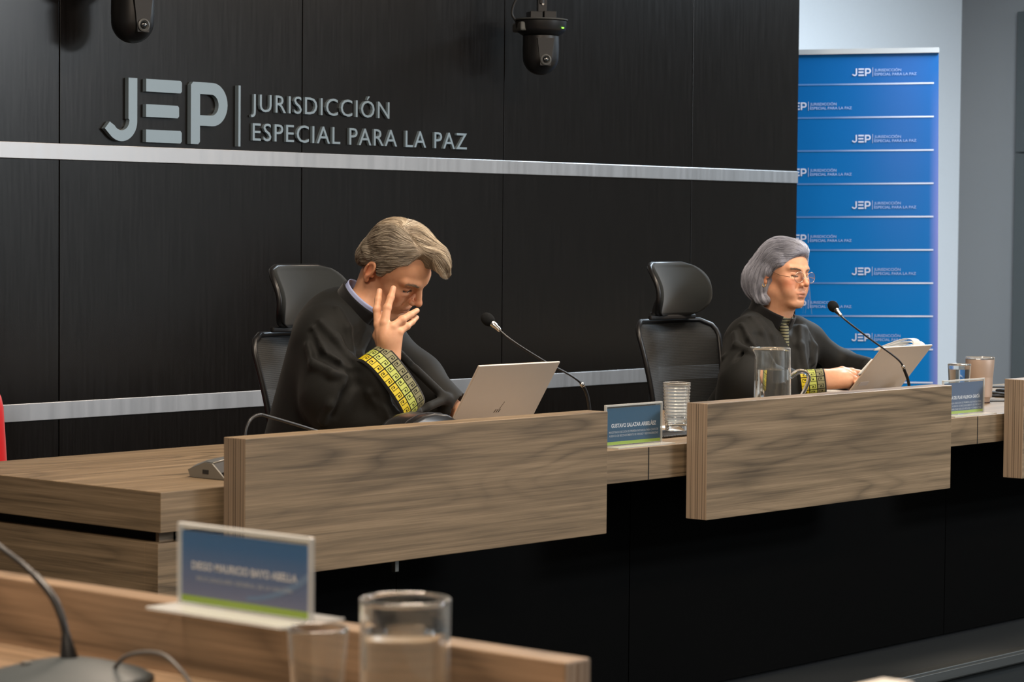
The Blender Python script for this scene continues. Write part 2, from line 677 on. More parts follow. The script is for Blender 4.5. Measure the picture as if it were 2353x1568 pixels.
def spaced_line(s, x0, x1, z0, cap, ref, thick, prefix='letter'):
    """set each character as its own raised letter"""
    vref, _ = text_data(ref, 0, 0, 1.12)
    sx = (x1 - x0) / vref[:, 0].max()
    vall, _ = text_data(s, 0, 0, 1.12)
    pos = x0
    for i, ch in enumerate(s):
        if ch == ' ':
            continue
        v, f = text_data(s[:i + 1], 0, thick / cap, 1.12)
        w_all = v[:, 0].max()
        g, gf = text_data(ch, 0, thick / cap, 1.12)
        wch = g[:, 0].max()
        ox = x0 + (w_all - wch) * sx - 5.95
        co = [(ox + a * sx, -thick / 2 - c * cap, z0 - 1.54 + b * cap) for a, b, c in g]
        obj_from('letter', co, gf, M['letter'], sign)


spaced_line('JURISDICCI\u00d3N', 5.7525, 6.390, 1.6575, .055, 'JURISDICCI\u00d3N', .010)
spaced_line('ESPECIAL PARA LA PAZ', 5.7605, 6.781, 1.565, .055, 'ESPECIAL PARA LA PAZ', .010)

# ------------------------------------------------------------------ dome cameras in front of the wall


def led_mat():
    mt, N, L, b = new_mat('green_led')
    b.inputs['Base Color'].default_value = (.1, .8, .05, 1)
    b.inputs['Emission Color'].default_value = (.25, 1.0, .05, 1)
    b.inputs['Emission Strength'].default_value = 2.2
    return mt


M['led'] = led_mat()


def ptz(loc, rz, label):
    t = empty('security_camera', loc, rz, label, 'camera', 'ceiling cameras before the dark wall')
    # local: +y looks to the lens side, origin at the dome's lowest point
    r = .063
    prof = [(0, 0)] + [(r * math.sin(a), r - r * math.cos(a)) for a in [math.radians(x) for x in range(8, 91, 8)]] + [(r + .001, .09), (r, .135), (.060, .136), (0, .136)]
    head = MB().lathe(prof, 48)
    head.build('camera_head', M['black_plastic'], t, auto=40)
    # recessed front face with slanted sides around the lens
    fr = MB()
    fr.prism([(-.030, .126), (.030, .126), (.024, .075), (.019, .030), (-.019, .030), (-.024, .075)], .050, .0665, lambda u, v, d: (u, d, v))
    f_ = fr.build('lens_housing', M['matt_black'], t)
    MB().lathe([(.0, .0), (.017, .0), (.019, .004), (.015, .006), (.012, .002), (0, .001)], 32).xf(Matrix.Translation((0, .0660, .050)) @ Matrix.Rotation(math.radians(-90), 4, 'X')).build('lens_ring', M['grey_plastic'], f_, auto=30)
    MB().lathe([(0, .006), (.006, .0055), (.010, .003), (.0118, 0)], 32).xf(Matrix.Translation((0, .0680, .050)) @ Matrix.Rotation(math.radians(-90), 4, 'X')).build('lens', plain('lens_glass', (.01, .012, .014), .05, coat=1), f_, smooth=True)
    # base collar
    MB().lathe([(0, .136), (.062, .136), (.068, .140), (.083, .150), (.088, .158), (.090, .186), (.087, .190), (0, .190)], 56).build('base_collar', M['black_plastic'], t, auto=35)
    MB().lathe([(0, .190), (.094, .190), (.095, .1935), (.086, .1950), (0, .1950)], 56).build('top_plate', M['grey_plastic'], t, auto=30)
    MB().box((.052, -.060, .150), (.088, .052, .182), .006).build('connector_panel', M['grey_plastic'], t)
    MB().box((-.0640, .0640, .1600), (-.0560, .0700, .1640)).build('status_light', M['led'], t)
    MB().box((-.048, -.03, .195), (-.004, .03, .222), .002).box((.002, -.03, .195), (.046, .03, .220), .002).build('mount_box', M['matt_black'], t)
    MB().box((-.020, -.004, .215), (.010, .004, .30), .001).box((.010, -.012, .22), (.013, .012, .30)).tube([(0, 0, .25), (0, 0, 3.05 - loc[2])], .012).build('ceiling_bracket', M['matt_black'], t)
    MB().tube([(-.005, -.004, .247), (-.005, -.008, .247)], .004).tube([(-.005, .004, .247), (-.005, .008, .247)], .004).build('bracket_screw', M['chrome'], t)
    MB().tube(sweep([(.09, .0, .185), (.105, .0, .21), (.098, 0, .245), (.078, 0, .28), (.06, 0, .33), (.02, -.02, .40), (0, -.02, .6)], 6), .0042, 8).build('cable', M['matt_black'], t, smooth=True)
    return t


a_cam = math.radians(146)
c2 = ptz((6.996, WY - .16, 1.829), a_cam, 'black dome camera with lit green light hanging right of the wall lettering')
c1 = ptz((5.129, WY - .16, 1.8305), math.radians(168), 'black dome camera above the large emblem, cut by the top of the photo')

# ------------------------------------------------------------------ roll-up banner
bu = Vector((.5002, -.8659, 0))
bn = Vector((-.8659, -.5002, 0))
ban = empty('banner_stand', (9.690 - .5 * .5002, 5.989 + .5 * .8659, 0), label='blue roll-up banner with repeated white court logos in front of white wall', cat='banner')
bt = math.radians(.72)
U = bu * math.cos(bt) + Vector((0, 0, -1)) * math.sin(-bt) * -1
U = (bu * math.cos(bt) - Vector((0, 0, 1)) * math.sin(bt) * -1).normalized()
V = (Vector((0, 0, 1)) * math.cos(bt) - bu * math.sin(bt)).normalized()
B0 = bu * .5   # right edge top corner relative to the empty (at z of top)


def bp_(x, z, d=0.0):
    """banner coordinates: x from right edge (negative to the left), z height, d toward the viewer"""
    return B0 + U * x + V * (z - 2.06) + Vector((0, 0, 2.06)) + bn * d


def banner_mat():
    mt, N, L, b = new_mat('printed_banner')
    at = N.new('ShaderNodeVertexColor')
    at.layer_name = 'print'
    L.new(at.outputs[0], b.inputs['Base Color'])
    b.inputs['Roughness'].default_value = .6
    b.inputs['Specular IOR Level'].default_value = .15
    return mt


M['banner'] = banner_mat()
BW = 1.18
nx, nz = 60, 60
vs, fs, cols = [], [], []
for j in range(nz + 1):
    for i in range(nx + 1):
        x = -BW + BW * i / nx
        z = .08 + (2.06 - .08) * j / nz
        vs.append(bp_(x, z))
        t = (z - .5) / 1.5
        c0 = np.array([.0, .20, .56]) * (1 - t) + np.array([.0, .115, .36]) * t
        # mauve tint across the right half, lavender towards the right margin
        g = math.exp(-((x + .14) / .16) ** 2) * max(0, min(1, (z - .9) / .7)) * .30
        c0 = c0 * (1 - g) + np.array([.10, .15, .40]) * g
        e = max(0, min(1, (x + .040) / .040)) * max(0, min(1, (2.0 - z) / .7))
        c0 = c0 * (1 - e) + np.array([.25, .26, .62]) * e
        cols.append((*c0, 1))
for j in range(nz):
    for i in range(nx):
        a = j * (nx + 1) + i
        fs.append((a, a + 1, a + nx + 2, a + nx + 1))
bo = obj_from('banner_sheet', vs, fs, M['banner'], ban)
ca = bo.data.color_attributes.new('print', 'FLOAT_COLOR', 'POINT')
ca.data.foreach_set('color', np.array(cols).ravel())
md = bo.modifiers.new('thickness', 'SOLIDIFY')
md.thickness = .0008
rail = MB()
for (x0, x1, z0, z1, d0, d1) in ((-BW, .002, 2.06, 2.082, -.008, .008),):
    p = [bp_(x0, z0, d0), bp_(x1, z0, d0), bp_(x1, z1, d0), bp_(x0, z1, d0), bp_(x0, z0, d1), bp_(x1, z0, d1), bp_(x1, z1, d1), bp_(x0, z1, d1)]
    rail.raw(p, [(0, 1, 2, 3), (4, 7, 6, 5), (0, 4, 5, 1), (1, 5, 6, 2), (2, 6, 7, 3), (3, 7, 4, 0)])
rail.build('top_rail', plain('rail_aluminium', (.55, .58, .60), .4, metal=.4), ban)
cas = MB()
p = [bp_(-BW, 0, -.08), bp_(0, 0, -.08), bp_(0, .08, -.08), bp_(-BW, .08, -.08), bp_(-BW, 0, .06), bp_(0, 0, .06), bp_(0, .08, .02), bp_(-BW, .08, .02)]
cas.raw(p, [(0, 1, 2, 3), (4, 7, 6, 5), (0, 4, 5, 1), (1, 5, 6, 2), (2, 6, 7, 3), (3, 7, 4, 0)])
cas.build('base_cassette', M['alu'], ban)
pl = MB().tube([bp_(-BW / 2, .05, -.02), bp_(-BW / 2, 2.06, -.012)], .009)
pl.build('support_pole', M['alu'], ban)

M['print_white'] = plain('white_print', (.62, .66, .80), .55)
M['print_soft'] = plain('pale_print', (.30, .42, .70), .55)


def fading_line_mat():
    mt, N, L, b = new_mat('fading_white_rule')
    at = N.new('ShaderNodeVertexColor')
    at.layer_name = 'print'
    L.new(at.outputs[0], b.inputs['Base Color'])
    b.inputs['Roughness'].default_value = .55
    return mt


M['rule'] = fading_line_mat()
zs = [1.930 - .1431 * k for k in range(13)]
for k, z in enumerate(zs):
    vs, fs, cols = [], [], []
    for i in range(25):
        x = -BW + .01 + (BW - .030) * i / 24
        a = max(.10, min(1, (x + .50) / .38))
        base = np.array([.01, .16, .45])
        c = base * (1 - a) + np.array([.70, .73, .84]) * a
        hh = .0034
        vs += [bp_(x, z - hh, .0012), bp_(x, z + hh, .0012)]
        cols += [(*c, 1)] * 2
    for i in range(24):
        fs.append((2 * i, 2 * i + 2, 2 * i + 3, 2 * i + 1))
    o = obj_from('white_rule', vs, fs, M['rule'], ban)
    ca = o.data.color_attributes.new('print', 'FLOAT_COLOR', 'POINT')
    ca.data.foreach_set('color', np.array(cols).ravel())


def logo_mesh():
    mj = MB()
    h = .033
    emblem_pieces(((0, 1.0), (.84, .95), (1.68, .92)), .0, .0005, lambda u, v, d: (u * h, -d, v * h), mj, mj, mj)
    mj.box((.0880, -.0005, -.003), (.0896, 0, .036))
    return mj


lg = logo_mesh().build('printed_emblem', M['print_white'], ban)
t1v, t1f = text_data('JURISDICCI\u00d3N', .02)
t2v, t2f = text_data('ESPECIAL PARA LA PAZ', .02)
W1 = .114
W2 = .180
vv = [(.096 + a * W1 / t1v[:, 0].max(), -.0004, .0185 + b * .0115) for a, b, c in t1v] + [(.096 + a * W2 / t2v[:, 0].max(), -.0004, .001 + b * .0115) for a, b, c in t2v]
ff = list(t1f) + [tuple(i + len(t1v) for i in f) for f in t2f]
tx = obj_from('printed_words', vv, ff, M['print_soft'], ban)
rotm = Matrix((U, -bn, V)).transposed().to_4x4()
first = True
k = 0
for row in range(14):
    z = 1.975 - .1431 * row + .0035 - .014
    if z < .2:
        break
    for xc in ((-.369, -.93) if row % 2 == 0 else (-.645,)):
        if xc < -1.1:
            continue
        mm = rotm.copy()
        mm.translation = bp_(xc, z, .0012)
        if first:
            a, b = lg, tx
            first = False
        else:
            a, b = lg.copy(), tx.copy()
            link(a, ban)
            link(b, ban)
        a.matrix_local = mm
        b.matrix_local = mm

# ------------------------------------------------------------------ red flag at the left edge
fl = empty('flag', (4.26, 5.62, 0), label='hanging red flag at the left edge behind the desk end', cat='flag')
prof_pts = []
fm = MB()
rings = []
for i in range(26):
    z = .22 + (.92 - .22) * i / 25
    R0 = .128 - .030 * (i / 25) ** 1.5
    if i > 21:
        R0 *= 1 - ((i - 21) / 5.2) ** 2
    rings.append([(R0 * (1 + .10 * math.sin(7 * a + 1.0 + .6 * z)) * math.cos(a), R0 * (1 + .10 * math.sin(7 * a + 1.0 + .6 * z)) * math.sin(a), z) for a in [2 * math.pi * j / 84 for j in range(84)]])
vs = [p for r in rings for p in r]
fs = []
for i in range(25):
    for j in range(84):
        fs.append((i * 84 + j, i * 84 + (j + 1) % 84, (i + 1) * 84 + (j + 1) % 84, (i + 1) * 84 + j))
obj_from('flag_cloth', vs, fs, plain('red_flag_satin', (.62, .004, .010), .45, sheen=.3), fl, smooth=True)
MB().tube([(0, 0, 0.02), (0, 0, 2.3)], .011, 16).build('flag_pole', M['black_plastic'], fl, smooth=True)
MB().lathe([(0, 0), (.13, 0), (.13, .02), (.03, .05), (0, .05)], 40).build('pole_base', M['black_plastic'], fl, auto=30)

# ------------------------------------------------------------------ the long bench of the magistrates
WT = .742
PT, PB = .8488, .548
bench = empty('magistrates_bench', (6.6, 4.45, 0), label='long wooden magistrates bench with raised front panels on the dark base', cat='desk')
OFF = Matrix.Translation((-6.6, -4.45, 0))


def bpart(name, mb, mat, parent=None, **k):
    mb.xf(OFF)
    return mb.build(name, mat, parent or bench, **k)


wt = bpart('worktop', MB().box((3.598, 4.075, .6575), (10.3, 4.872, WT), .0015), M['woodX3'])


def end_material(o, test, mat):
    """faces of the board that test(normal) picks get the second material"""
    o.data.materials.append(mat)
    for p in o.data.polygons:
        if test(p.normal):
            p.material_index = 1


end_material(wt, lambda n: n.x < -.7, M['woodY'])
# vertical butt joints of the fascia under the gaps
for x in (5.2388, 6.8461):
    bpart('fascia_joint', MB().box((x - .0016, 4.0742, .6575), (x + .0016, 4.0755, WT - .001)), M['joint'])
for x0, x1, mk in ((3.766, 4.9785, 'woodX'), (5.386, 6.574, 'woodX2'), (6.985, 8.18, 'woodX4')):
    pz = bpart('front_panel', MB().box((x0, 4.0, PB), (x1, 4.066, PT), .0015), M[mk])
    end_material(pz, lambda n: abs(n.x) > .7, M['ply_y'])
    # laminated sheets seen on the end grain
    e = MB()
    for i, y in enumerate((4.0135, 4.0285, 4.0345, 4.0495)):
        e.box((x0 - .0006, y, PB + .002), (x0 + .001, y + .0009, PT - .002))
    bpart('ply_line', e, plain('ply_glue_line', (.10, .075, .052), .6), pz)
bpart('under_bracket', MB().box((4.279, 4.05, .515), (4.291, 4.062, .55), .001), M['silver'])
# side cheek of the bench, under a recessed strip
bpart('side_panel', MB().box((3.600, 4.1255, .0), (3.645, 4.86, .634), .001), M['woodY'])
bpart('side_recess', MB().box((3.640, 4.115, .634), (3.66, 4.85, .6575)), M['joint'])
bpart('side_recess', MB().box((3.625, 4.110, .634), (3.665, 4.12, .6575)), M['woodX3'])
base = MB()
bx = [3.66, 4.60, 5.515, 7.1245, 8.30, 9.5, 10.3]
for i in range(len(bx) - 1):
    base.box((bx[i] + .0015, 4.35, .02), (bx[i + 1] - .0015, 4.37, .6575), .001)
bpart('base_panel', base, M['black_lam'])
fck = bpart('front_cheek', MB().box((3.60, 4.085, .0), (3.93, 4.125, .634), .001), M['woodX3'])
end_material(fck, lambda n: n.x < -.7, M['woodY'])
bpart('plinth', MB().box((3.66, 4.375, 0), (10.3, 4.44, .6575)), M['joint'])

# ------------------------------------------------------------------ nearer desk, at right angles
fd = empty('side_desk', (1.7, 2.6, -.15), label='nearest wooden desk with a thick raised edge panel across the lower left', cat='desk')
OF2 = Matrix.Translation((-1.7, -2.6, .15))


def fpart(name, mb, mat, parent=None, **k):
    mb.xf(OF2)
    return mb.build(name, mat, parent or fd, **k)


FT = .765
fpart('worktop', MB().box((1.30, 1.50, .68), (2.069, 4.6, FT), .0015), M['woodN'])
fp = fpart('edge_panel', MB().box((2.070, 1.716, .53), (2.111, 4.6, PT), .002), M['woodN'])
end_material(fp, lambda n: abs(n.y) > .7, M['ply_x'])
e = MB()
for x in (2.079, 2.0885, 2.0925, 2.102):
    e.box((x, 1.7153, .532), (x + .0009, 1.717, PT - .002))
fpart('ply_line', e, plain('ply_glue_line_b', (.14, .10, .07), .6), fp)
fpart('leg_panel', MB().box((1.35, 1.60, -.15), (1.40, 4.6, .68)), M['black_lam'])
fpart('leg_panel', MB().box((1.98, 1.60, -.15), (2.03, 4.6, .68)), M['black_lam'])

# end of one more desk at the bottom of the picture
qd = empty('side_desk', (1.6, 1.2, -.15), label='cream end of another desk edge at the very bottom right', cat='desk')
MB().box((-.90, .191, .70), (.625, .229, .9988), .002).build('edge_panel', plain('pale_edge_board', (.62, .56, .48), .5), qd)
MB().box((-.90, -.30, .83), (.60, .190, .915), .002).build('worktop', M['woodN'], qd)
MB().box((-.85, -.25, 0), (-.80, .15, .83), .001).build('leg_panel', M['black_lam'], qd)
MB().box((.50, -.25, 0), (.55, .15, .83), .001).build('leg_panel', M['black_lam'], qd)

# ------------------------------------------------------------------ acrylic name plates
def plate_print_mat(name, top, low, swoosh=False):
    mt, N, L, b = new_mat(name)
    tc = N.new('ShaderNodeTexCoord')
    sp = N.new('ShaderNodeSeparateXYZ')
    L.new(tc.outputs['Object'], sp.inputs[0])
    cr = N.new('ShaderNodeValToRGB')
    cr.color_ramp.elements[0].position = .15
    cr.color_ramp.elements[0].color = (*low, 1)
    cr.color_ramp.elements[1].position = .75
    cr.color_ramp.elements[1].color = (*top, 1)
    mr = N.new('ShaderNodeMapRange')
    mr.inputs[1].default_value = 0
    mr.inputs[2].default_value = .1
    L.new(sp.outputs[2], mr.inputs[0])
    L.new(mr.outputs[0], cr.inputs[0])
    L.new(cr.outputs[0], b.inputs['Base Color'])
    b.inputs['Roughness'].default_value = .35
    b.inputs['Specular IOR Level'].default_value = .2
    return mt


M['lime'] = plain('lime_print', (.36, .52, .05), .4)
M['txt_white'] = plain('white_lettering', (.80, .80, .86), .5)
M['txt_pale'] = plain('pale_lettering', (.50, .54, .62), .5)


def name_plate(loc, rz, w, h, name, lines, label, pm, base_d=.09, swoosh=False):
    """local x along the sheet, -y toward the reader; origin on the surface it stands on"""
    t = empty('name_plate', loc, rz, label, 'name plate', 'acrylic name plates on the desks')
    MB().box((-w / 2 - .002, -base_d / 2, 0), (w / 2 + .002, base_d / 2, .003), .0008).build('base', M['acrylic'], t)
    ed = MB()
    for (a, b_) in (((-w / 2 - .002, -base_d / 2 - .0004, .0002), (w / 2 + .002, -base_d / 2 + .0012, .0034)), ((-w / 2 - .0022, -base_d / 2, .0002), (-w / 2 - .0006, base_d / 2, .0034)), ((w / 2 + .0006, -base_d / 2, .0002), (w / 2 + .0022, base_d / 2, .0034))):
        ed.box(a, b_)
    ed.build('base_edge', M['acrylic_edge'], t)
    MB().box((-w / 2, -.0035, .003), (w / 2, -.0016, h), .0005).box((-w / 2, .0016, .003), (w / 2, .0035, h), .0005).build('sheet', M['acrylic'], t)
    fr = MB()
    fr.box((-w / 2, -.0036, h - .0045), (w / 2, .0036, h + .0003), .0008).box((-w / 2 - .0003, -.0036, .003), (-w / 2 + .0032, .0036, h), .0005).box((w / 2 - .0032, -.0036, .003), (w / 2 + .0003, .0036, h), .0005)
    fr.build('sheet_edge', M['acrylic_edge'], t)
    x0, x1, z0, z1 = -w / 2 + .006, w / 2 - .006, .006, h - .009
    ins = MB().box((x0, -.0010, z0 + .008), (x1, .0010, z1)).build('printed_insert', pm, t)
    MB().box((x0, -.0011, z0), (x1, .0011, z0 + .008)).build('lime_band', M['lime'], ins)
    if swoosh:
        pts = [(x1 - .10 + .10 * s, z0 + .012 + .030 * s ** 2) for s in [i / 12 for i in range(13)]]
        q = MB()
        q.raw([(a, -.00125, b) for a, b in pts] + [(a, -.00125, b + .004 + .006 * (a - pts[0][0]) / .1) for a, b in pts], [(i, i + 1, i + 14, i + 13) for i in range(12)])
        q.build('printed_swoosh', plain('swoosh_print', (.16, .27, .48), .4), ins)
    text_part('printed_name', name, M['txt_white'], ins, (x0 + (x1 - x0) * .08, -.0013, z0 + h * .40), (1, 0, 0), (0, 0, 1), h * .095, (x1 - x0) * .84, bold=.03)
    for i, s in enumerate(lines):
        ww = (x1 - x0) * (.92 if len(s) > 40 else .76)
        text_part('printed_line', s, M['txt_pale'], ins, (-ww / 2, -.0013, z0 + h * (.27 - .085 * i)), (1, 0, 0), (0, 0, 1), h * .05, ww, bold=.01)
    return t


pm_far = plate_print_mat('blue_plate_print', (.020, .110, .215), (.020, .095, .20))
pm_far2 = plate_print_mat('blue_plate_print_b', (.045, .105, .22), (.05, .095, .21))
pm_near = plate_print_mat('blue_plate_print_near', (.030, .150, .38), (.20, .22, .37))
name_plate((5.243, 4.128, WT), 0, .232, .108, 'GUSTAVO SALAZAR ARBEL\u00c1EZ', ['MAGISTRADO SECCI\u00d3N DE PRIMERA INSTANCIA PARA CASOS DE', 'AUSENCIA DE RECONOCIMIENTO DE VERDAD Y RESPONSABILIDAD'],
           'blue acrylic name plate in front of the ribbed water tumbler', pm_far)
name_plate((6.850, 4.128, WT), 0, .236, .108, 'MAR\u00cdA DEL PILAR VALENCIA GARC\u00cdA', ['MAGISTRADA SECCI\u00d3N DE PRIMERA INSTANCIA PARA', 'CASOS DE AUSENCIA DE RECONOCIMIENTO DE VERDAD Y', 'RESPONSABILIDAD DE LOS HECHOS Y CONDUCTAS'],
           'blue acrylic name plate in front of the beige metal cup at right', pm_far2)
name_plate((2.066, 2.195, PT), math.radians(-90), .222, .0985, 'DIEGO MAURICIO BAYO ABELLA', ['PROCURADUR\u00cdA GENERAL DE LA NACI\u00d3N'],
           'large blurred blue name plate with lime band on the nearest desk edge', pm_near, base_d=.10, swoosh=True)

# ------------------------------------------------------------------ gooseneck microphones


def gooseneck(t, pts, foam_r=.0145, foam_l=.034, base=None):
    """pts from the foot to the head, in the empty's frame"""
    cur = sweep(pts, 10)
    P0, P1 = Vector(pts[0]), Vector(pts[-1])
    n = len(cur)
    k1 = int(n * .40)
    MB().tube(cur[:k1 + 1], .0046, 12).build('flexible_neck', M['black_plastic'], t, smooth=True)
    MB().tube(cur[k1:], .0028, 12).build('stem', M['black_plastic'], t, smooth=True)
    c = cur[k1]
    d = (cur[k1 + 1] - cur[k1 - 1]).normalized()
    MB().tube([c - d * .006, c - d * .004, c + d * .004, c + d * .008], [.0044, .0056, .0056, .0040], 14).build('joint_ring', M['chrome'], t, smooth=True)
    d = (cur[-1] - cur[-3]).normalized()
    MB().tube([P1 - d * .030, P1 - d * .026, P1 - d * .014, P1 - d * .010, P1], [.0038, .0058, .0064, .0082, .0086], 16).build('capsule_collar', M['chrome'], t, auto=40)
    L_ = foam_l
    prof = [(P1 + d * (L_ * s), foam_r * math.sqrt(max(0.0, 1 - ((s - .46) / .56) ** 2)) + .0015) for s in [i / 12 for i in range(13)]]
    MB().tube([p for p, r in prof], [r for p, r in prof], 20).build('foam_windscreen', M['foam'], t, smooth=True)
    MB().tube([P0 + Vector((0, 0, -.012)), P0, P0 + (Vector(cur[1]) - P0).normalized() * .028], [.0125, .011, .0062], 16).build('neck_socket', M['black_plastic'], t, smooth=True)


def mic_base(t, w=.14, d=.12, h=.045):
    mb = MB()
    prof = [(-d / 2, 0), (-d / 2 + .012, h * .9), (-d / 2 + .02, h), (d / 2 - .035, h * .55), (d / 2, .012), (d / 2, 0)]
    mb.prism(prof, -w / 2, w / 2, lambda u, v, dd: (dd, u, v))
    bmesh.ops.bevel(mb.bm, geom=mb.bm.edges[:], offset=.004, segments=2, affect='EDGES')
    return mb.build('base', M['black_plastic'], t, auto=35)


def desk_mic(loc, pts, label, **k):
    t = empty('microphone', loc, 0, label, 'microphone', 'gooseneck microphones on the bench')
    mic_base(t)
    gooseneck(t, pts, **k)
    return t


# heads point left toward each speaker
b1 = Vector((5.215, 4.26, WT))
desk_mic(b1, [Vector(p) - b1 for p in ((5.214, 4.250, .785), (5.214, 4.250, .830), (5.196, 4.25, .880), (5.150, 4.25, .914), (5.068, 4.28, .957), (4.998, 4.330, 1.010), (4.985, 4.385, 1.052))],
         'gooseneck microphone behind the open laptop of the man', foam_l=.036)
b2 = Vector((6.735, 4.25, WT))
desk_mic(b2, [Vector(p) - b2 for p in ((6.742, 4.25, .785), (6.738, 4.25, .832), (6.715, 4.25, .872), (6.672, 4.25, .912), (6.590, 4.30, .976), (6.545, 4.355, 1.030), (6.552, 4.392, 1.058))],
         'gooseneck microphone crossing the tilted laptop of the woman', foam_l=.036)

# conference unit at the left end of the bench, its neck bent over to the right
u = empty('conference_unit', (3.95, 4.22, WT), 0, 'silver and black conference unit at the left end of the bench', 'microphone unit')
o_ = Vector((3.95, 4.22, WT))
prof = [(4.168, .7435), (4.2121, .7765), (4.235, .7778), (4.289, .7586), (4.281, .7425)]
top = []
secs = [(3.870, 0, 0), (3.92, .006, .006), (3.97, .012, .010), (4.04, .016, .012), (4.10, .012, .010), (4.16, 0, 0)]
vs = []
for X, dy, dz in secs:
    for (y, z) in prof:
        up_ = 1 if z > .757 else 0
        vs.append(Vector((X, y + (.045 if y > 4.25 and up_ else 0) * (dz / .012) + dy * up_, z + dz * up_)) - o_)
k = len(prof)
mb = MB()
f = []
for s in range(len(secs) - 1):
    for i in range(k):
        f.append((s * k + i, s * k + (i + 1) % k, (s + 1) * k + (i + 1) % k, (s + 1) * k + i))
f += [tuple(range(k)), tuple(reversed(range((len(secs) - 1) * k, len(secs) * k)))]
mb.raw(vs, f)
mb.build('housing', M['matt_black'], u, auto=25)
tc_ = [vs[s * k + 1] + Vector((0, .001, .0012)) for s in range(len(secs))] + [vs[s * k + 2] + Vector((0, 0, .0012)) for s in range(len(secs))] + [vs[s * k + 3] + Vector((0, .0004, .0012)) for s in range(len(secs))]
n_ = len(secs)
MB().raw(tc_, [(r * n_ + i, r * n_ + i + 1, (r + 1) * n_ + i + 1, (r + 1) * n_ + i) for r in (0, 1) for i in range(n_ - 1)]).build('top_cover', M['grey_plastic'], u, smooth=True)
# silver end cheek, silver ridge line and black slanted speaker front
ch = MB().prism([(a, b) for a, b in prof], 3.866, 3.8705, lambda y, z, X: Vector((X, y, z)) - o_)
ch.build('end_cheek', M['silver'], u)
MB().box((3.8645, 4.222, .7525), (3.867, 4.240, .7615)).xf(Matrix.Translation(-o_)).build('socket', M['dark_key'], u)
fr = MB()
q = [vs[s * k + 0] + Vector((0, -.0012, .0006)) for s in range(len(secs))] + [vs[s * k + 1] + Vector((0, -.0015, -.003)) for s in range(len(secs))]
ns = len(secs)
fr.raw(q, [(i, i + 1, ns + i + 1, ns + i) for i in range(ns - 1)])
fr.build('speaker_front', plain('speaker_black', (.002, .002, .002), .8, spec=.05), u)
MB().tube([vs[s * k + 1] + Vector((0, 0, .0004)) for s in range(ns)], .0022, 8).build('ridge_trim', M['silver'], u, smooth=True)
nk = [Vector(p) - o_ for p in ((4.030, 4.285, .775), (4.035, 4.288, .81), (4.043, 4.291, .840), (4.062, 4.295, .860), (4.093, 4.30, .8675), (4.128, 4.30, .860), (4.21, 4.30, .8385), (4.29, 4.30, .8165), (4.36, 4.30, .797))]
cur = sweep(nk, 8)
MB().tube(cur[:34], .0038, 12).build('flexible_neck', M['black_plastic'], u, smooth=True)
MB().tube(cur[33:], .0036, 12).build('stem', M['black_plastic'], u, smooth=True)
MB().tube([nk[-1], nk[-1] + Vector((.008, 0, -.002)), nk[-1] + Vector((.03, 0, -.008)), nk[-1] + Vector((.045, 0, -.012))], [.006, .014, .014, .006], 18).build('foam_windscreen', M['foam'], u, smooth=True)

# dark rounded device behind the first front panel
dv = empty('speaker_unit', (4.672, 4.33, WT), 0, 'black rounded desk device behind the panel beside the silver laptop', 'speaker')
mb = MB()
prof = [(-.115, .0), (-.113, .035), (-.115, .066), (-.09, .086), (-.055, .0985), (-.015, .103), (.03, .098), (.068, .082), (.10, .055), (.122, .022), (.13, .0)]
nn = len(prof)
vs, fs = [], []
depths = [(-.055, .93), (-.050, .99), (-.042, 1.0), (.03, 1.0), (.045, .97), (.052, .9)]
for d, s in depths:
    for a, b in prof:
        vs.append((a * s, d, b * s))
for s in range(len(depths) - 1):
    for i in range(nn - 1):
        fs.append((s * nn + i, s * nn + i + 1, (s + 1) * nn + i + 1, (s + 1) * nn + i))
fs += [tuple(range(nn)), tuple(range((len(depths) - 1) * nn, len(depths) * nn))]
mb.raw(vs, fs)
mb.build('housing', plain('black_gloss_shell', (.012, .012, .013), .28, coat=.3), dv, auto=40)
MB().tube([(a * 1.004, -.030, b * 1.004 + .0004) for a, b in prof], .0012, 6).build('seam_line', M['matt_black'], dv, smooth=True)

# ------------------------------------------------------------------ laptops


def laptop(loc, w, lid_h, lean, label, sticker=False, mark=False, base_d=.21):
    """local: hinge along x at the origin, lid leaning toward -y, base toward +y (the user's side)"""
    t = empty('laptop', loc, 0, label, 'laptop')
    MB().box((-w / 2, .002, 0), (w / 2, base_d, .008), .003).build('base', M['laptop'], t)
    MB().box((-w / 2 + .02, .02, .0075), (w / 2 - .02, .125, .0085)).build('keyboard', M['dark_key'], t)
    R = Matrix.Translation((0, .002, .008)) @ Matrix.Rotation(lean, 4, 'X')
    lid = MB().box((-w / 2, -.0055, 0), (w / 2, 0, lid_h), .0022, 3).xf(R).build('lid', M['laptop'], t)
    MB().box((-w / 2 + .006, 0, .010), (w / 2 - .006, .0008, lid_h - .006)).xf(R).build('screen', plain('laptop_screen', (.03, .035, .04), .2), lid)
    if mark:
        q = MB()
        for i, x in enumerate((-.012, -.004, .004)):
            q.prism([(x, 0), (x + .0022, 0), (x + .0050, .010), (x + .0028, .010)], -.0060, -.0053, lambda a, b, d: (a, d, b + lid_h * .42))
        q.prism([(.0035, .010), (.0045, .010), (.011, .032), (.010, .032)], -.0060, -.0053, lambda a, b, d: (a, d, b + lid_h * .42))
        q.xf(R).build('logo', plain('mirror_logo', (.08, .07, .06), .2, metal=.8), lid)
    if sticker:
        MB().box((-w / 2 + .020, -.0062, .080), (-w / 2 + .070, -.0053, .096)).xf(R).build('sticker', plain('pale_sticker', (.5, .46, .44), .5), lid)
    return t


